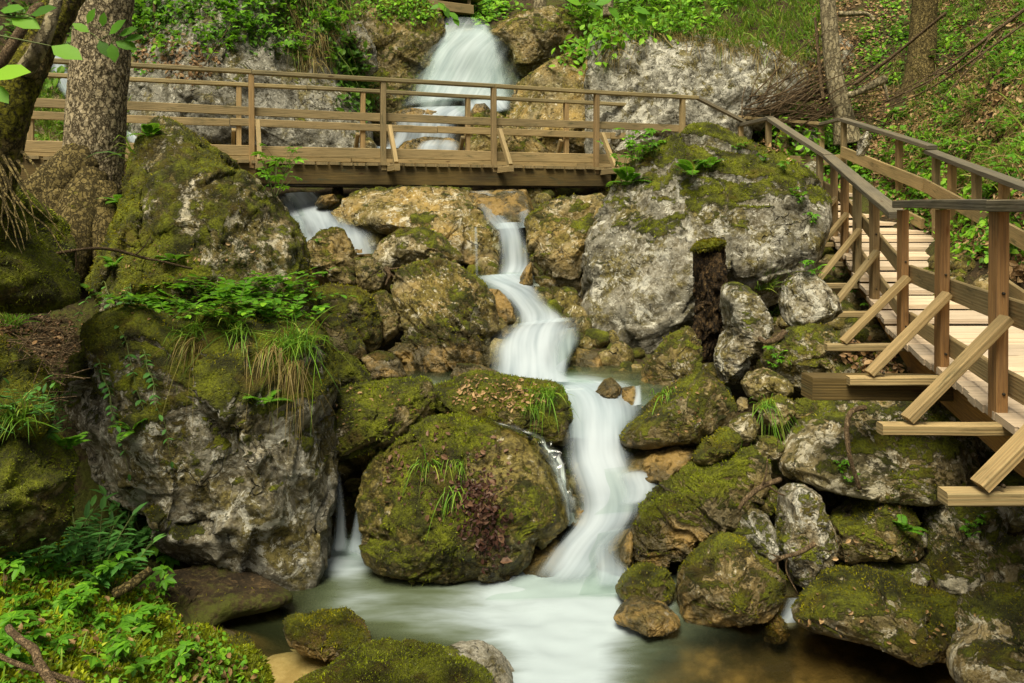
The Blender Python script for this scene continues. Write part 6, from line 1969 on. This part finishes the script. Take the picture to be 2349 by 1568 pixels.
# large soft leaves close by on the left
def near_leaf(label, pts, group=None, tn=.45):
    """A twig with broad leaves: (u, v, depth, heading, length)."""
    P, Dd, N, L = [], [], [], []
    for u, v, Y, hd, ln in pts:
        P.append(at(u, v, Y))
        Dd.append((math.cos(math.radians(hd)), -.15, math.sin(math.radians(hd))))
        N.append((.15, -.75, .6))
        L.append(ln)
    c = np.mean(P, 0)
    o = thing('leafy_twig', c, label, 'twig', group)
    L = np.array(L)
    V, T = leaves(P, Dd, N, L, L * .62, .06, .05, 1.15)
    mesh_obj('foliage', V, T, M['leaf'], o, smooth=True, attrs={'tint': tint_for(8, len(L), 3, tn, .12)}, origin=c)
    V, T = tube(resample([P[0] - np.array([.25, 0, -.05]), *P], 30), np.linspace(.004, .0015, 30), 6)
    mesh_obj('stem', V, T, M['stem'], o, origin=c)


near_leaf('large soft bright leaf close by at the left edge', [(-22, 172, 1.9, 4, .105), (-25, 195, 1.9, -40, .07)], tn=.95)
near_leaf('broad leaf on a thin stalk beside the leaning tree', [(118, 106, 2.6, -22, .12)])
near_leaf('pale leaves high on the forked branch at the left edge', [(25, 40, 3.0, -20, .13), (70, 35, 3.0, 15, .11), (0, 25, 3.0, 5, .1)])
near_leaf('leafy twig crossing the front of the spruce trunk', [(205, 75, 5.5, 150, .13), (228, 92, 5.4, -60, .14), (250, 80, 5.4, 40, .16), (265, 95, 5.4, -20, .17), (272, 82, 5.4, 20, .15), (255, 100, 5.4, -75, .14), (285, 90, 5.4, 5, .14), (200, 55, 5.4, 60, .12), (235, 62, 5.4, 80, .1)])
near_leaf('hanging leafy twig in front of the waterfall lip', [(1005, 5, 12., -50, .2), (1020, 15, 12., -70, .2), (1030, 28, 12., -40, .2), (1040, 38, 12., -60, .18), (1012, 12, 12., 200, .18)])
near_leaf('pale maple twig above the brow right of the waterfall', [(1335, 12, 9., 160, .2), (1345, 8, 9., -20, .2), (1365, 12, 9., 20, .22), (1395, 15, 9., -50, .2), (1420, 5, 9., 30, .22), (1450, 18, 9., -20, .22), (1470, 20, 9., -80, .2)])
for p in PAL + PIN + WHO + SPR + TRL + FER + MAP:
    if p.name not in used:
        for ch in list(p.children):
            bpy.data.objects.remove(ch)
        bpy.data.objects.remove(p)

# ------------------------------------------------------------------ camera, light
cam = bpy.data.objects.new('camera', bpy.data.cameras.new('camera'))
COL.objects.link(cam)
cam.rotation_euler = (math.radians(90), 0, 0)
cam.data.sensor_width = 36
cam.data.lens = F / 2349 * 36
cam.data.shift_y = -(784 - HZ) / 2349
cam.data.clip_start = .05
cam.data.clip_end = 300
scn.camera = cam

SUN_EL, SUN_AZ = 62., 200.      # degrees; azimuth clockwise from +Y, so behind the viewer's left shoulder
w = bpy.data.worlds.new('World')
scn.world = w
w.use_nodes = True
nt = w.node_tree
nt.nodes.clear()
sky = nt.nodes.new('ShaderNodeTexSky')
sky.sky_type = 'NISHITA'
sky.sun_disc = False
sky.sun_elevation = math.radians(SUN_EL)
sky.sun_rotation = math.radians(SUN_AZ)
sky.air_density = 1.0
sky.dust_density = 6.0
sky.ozone_density = .3
mixn = nt.nodes.new('ShaderNodeMix')
mixn.data_type = 'RGBA'
mixn.blend_type = 'MULTIPLY'
mixn.inputs[0].default_value = 1
mixn.inputs[7].default_value = (1., .97, .84, 1)
bg = nt.nodes.new('ShaderNodeBackground')
bg.inputs[1].default_value = .065
wo = nt.nodes.new('ShaderNodeOutputWorld')
nt.links.new(sky.outputs[0], mixn.inputs[6])
nt.links.new(mixn.outputs[2], bg.inputs[0])
nt.links.new(bg.outputs[0], wo.inputs[0])

sl = bpy.data.lights.new('sun', 'SUN')
sl.energy = 3.6
sl.angle = math.radians(30)
sl.color = (1., .93, .76)
so = bpy.data.objects.new('sun', sl)
COL.objects.link(so)
az, el = math.radians(SUN_AZ), math.radians(SUN_EL)
d = Vector((math.sin(az) * math.cos(el), math.cos(az) * math.cos(el), math.sin(el)))
so.rotation_euler = d.to_track_quat('Z', 'Y').to_euler()
so.location = d * 20

scn.view_settings.view_transform = 'Standard'
scn.view_settings.look = 'None'
scn.view_settings.gamma = 1
scn.view_settings.exposure = .65
scn.cycles.max_bounces = 8
scn.cycles.transparent_max_bounces = 24
scn.cycles.use_denoising = True
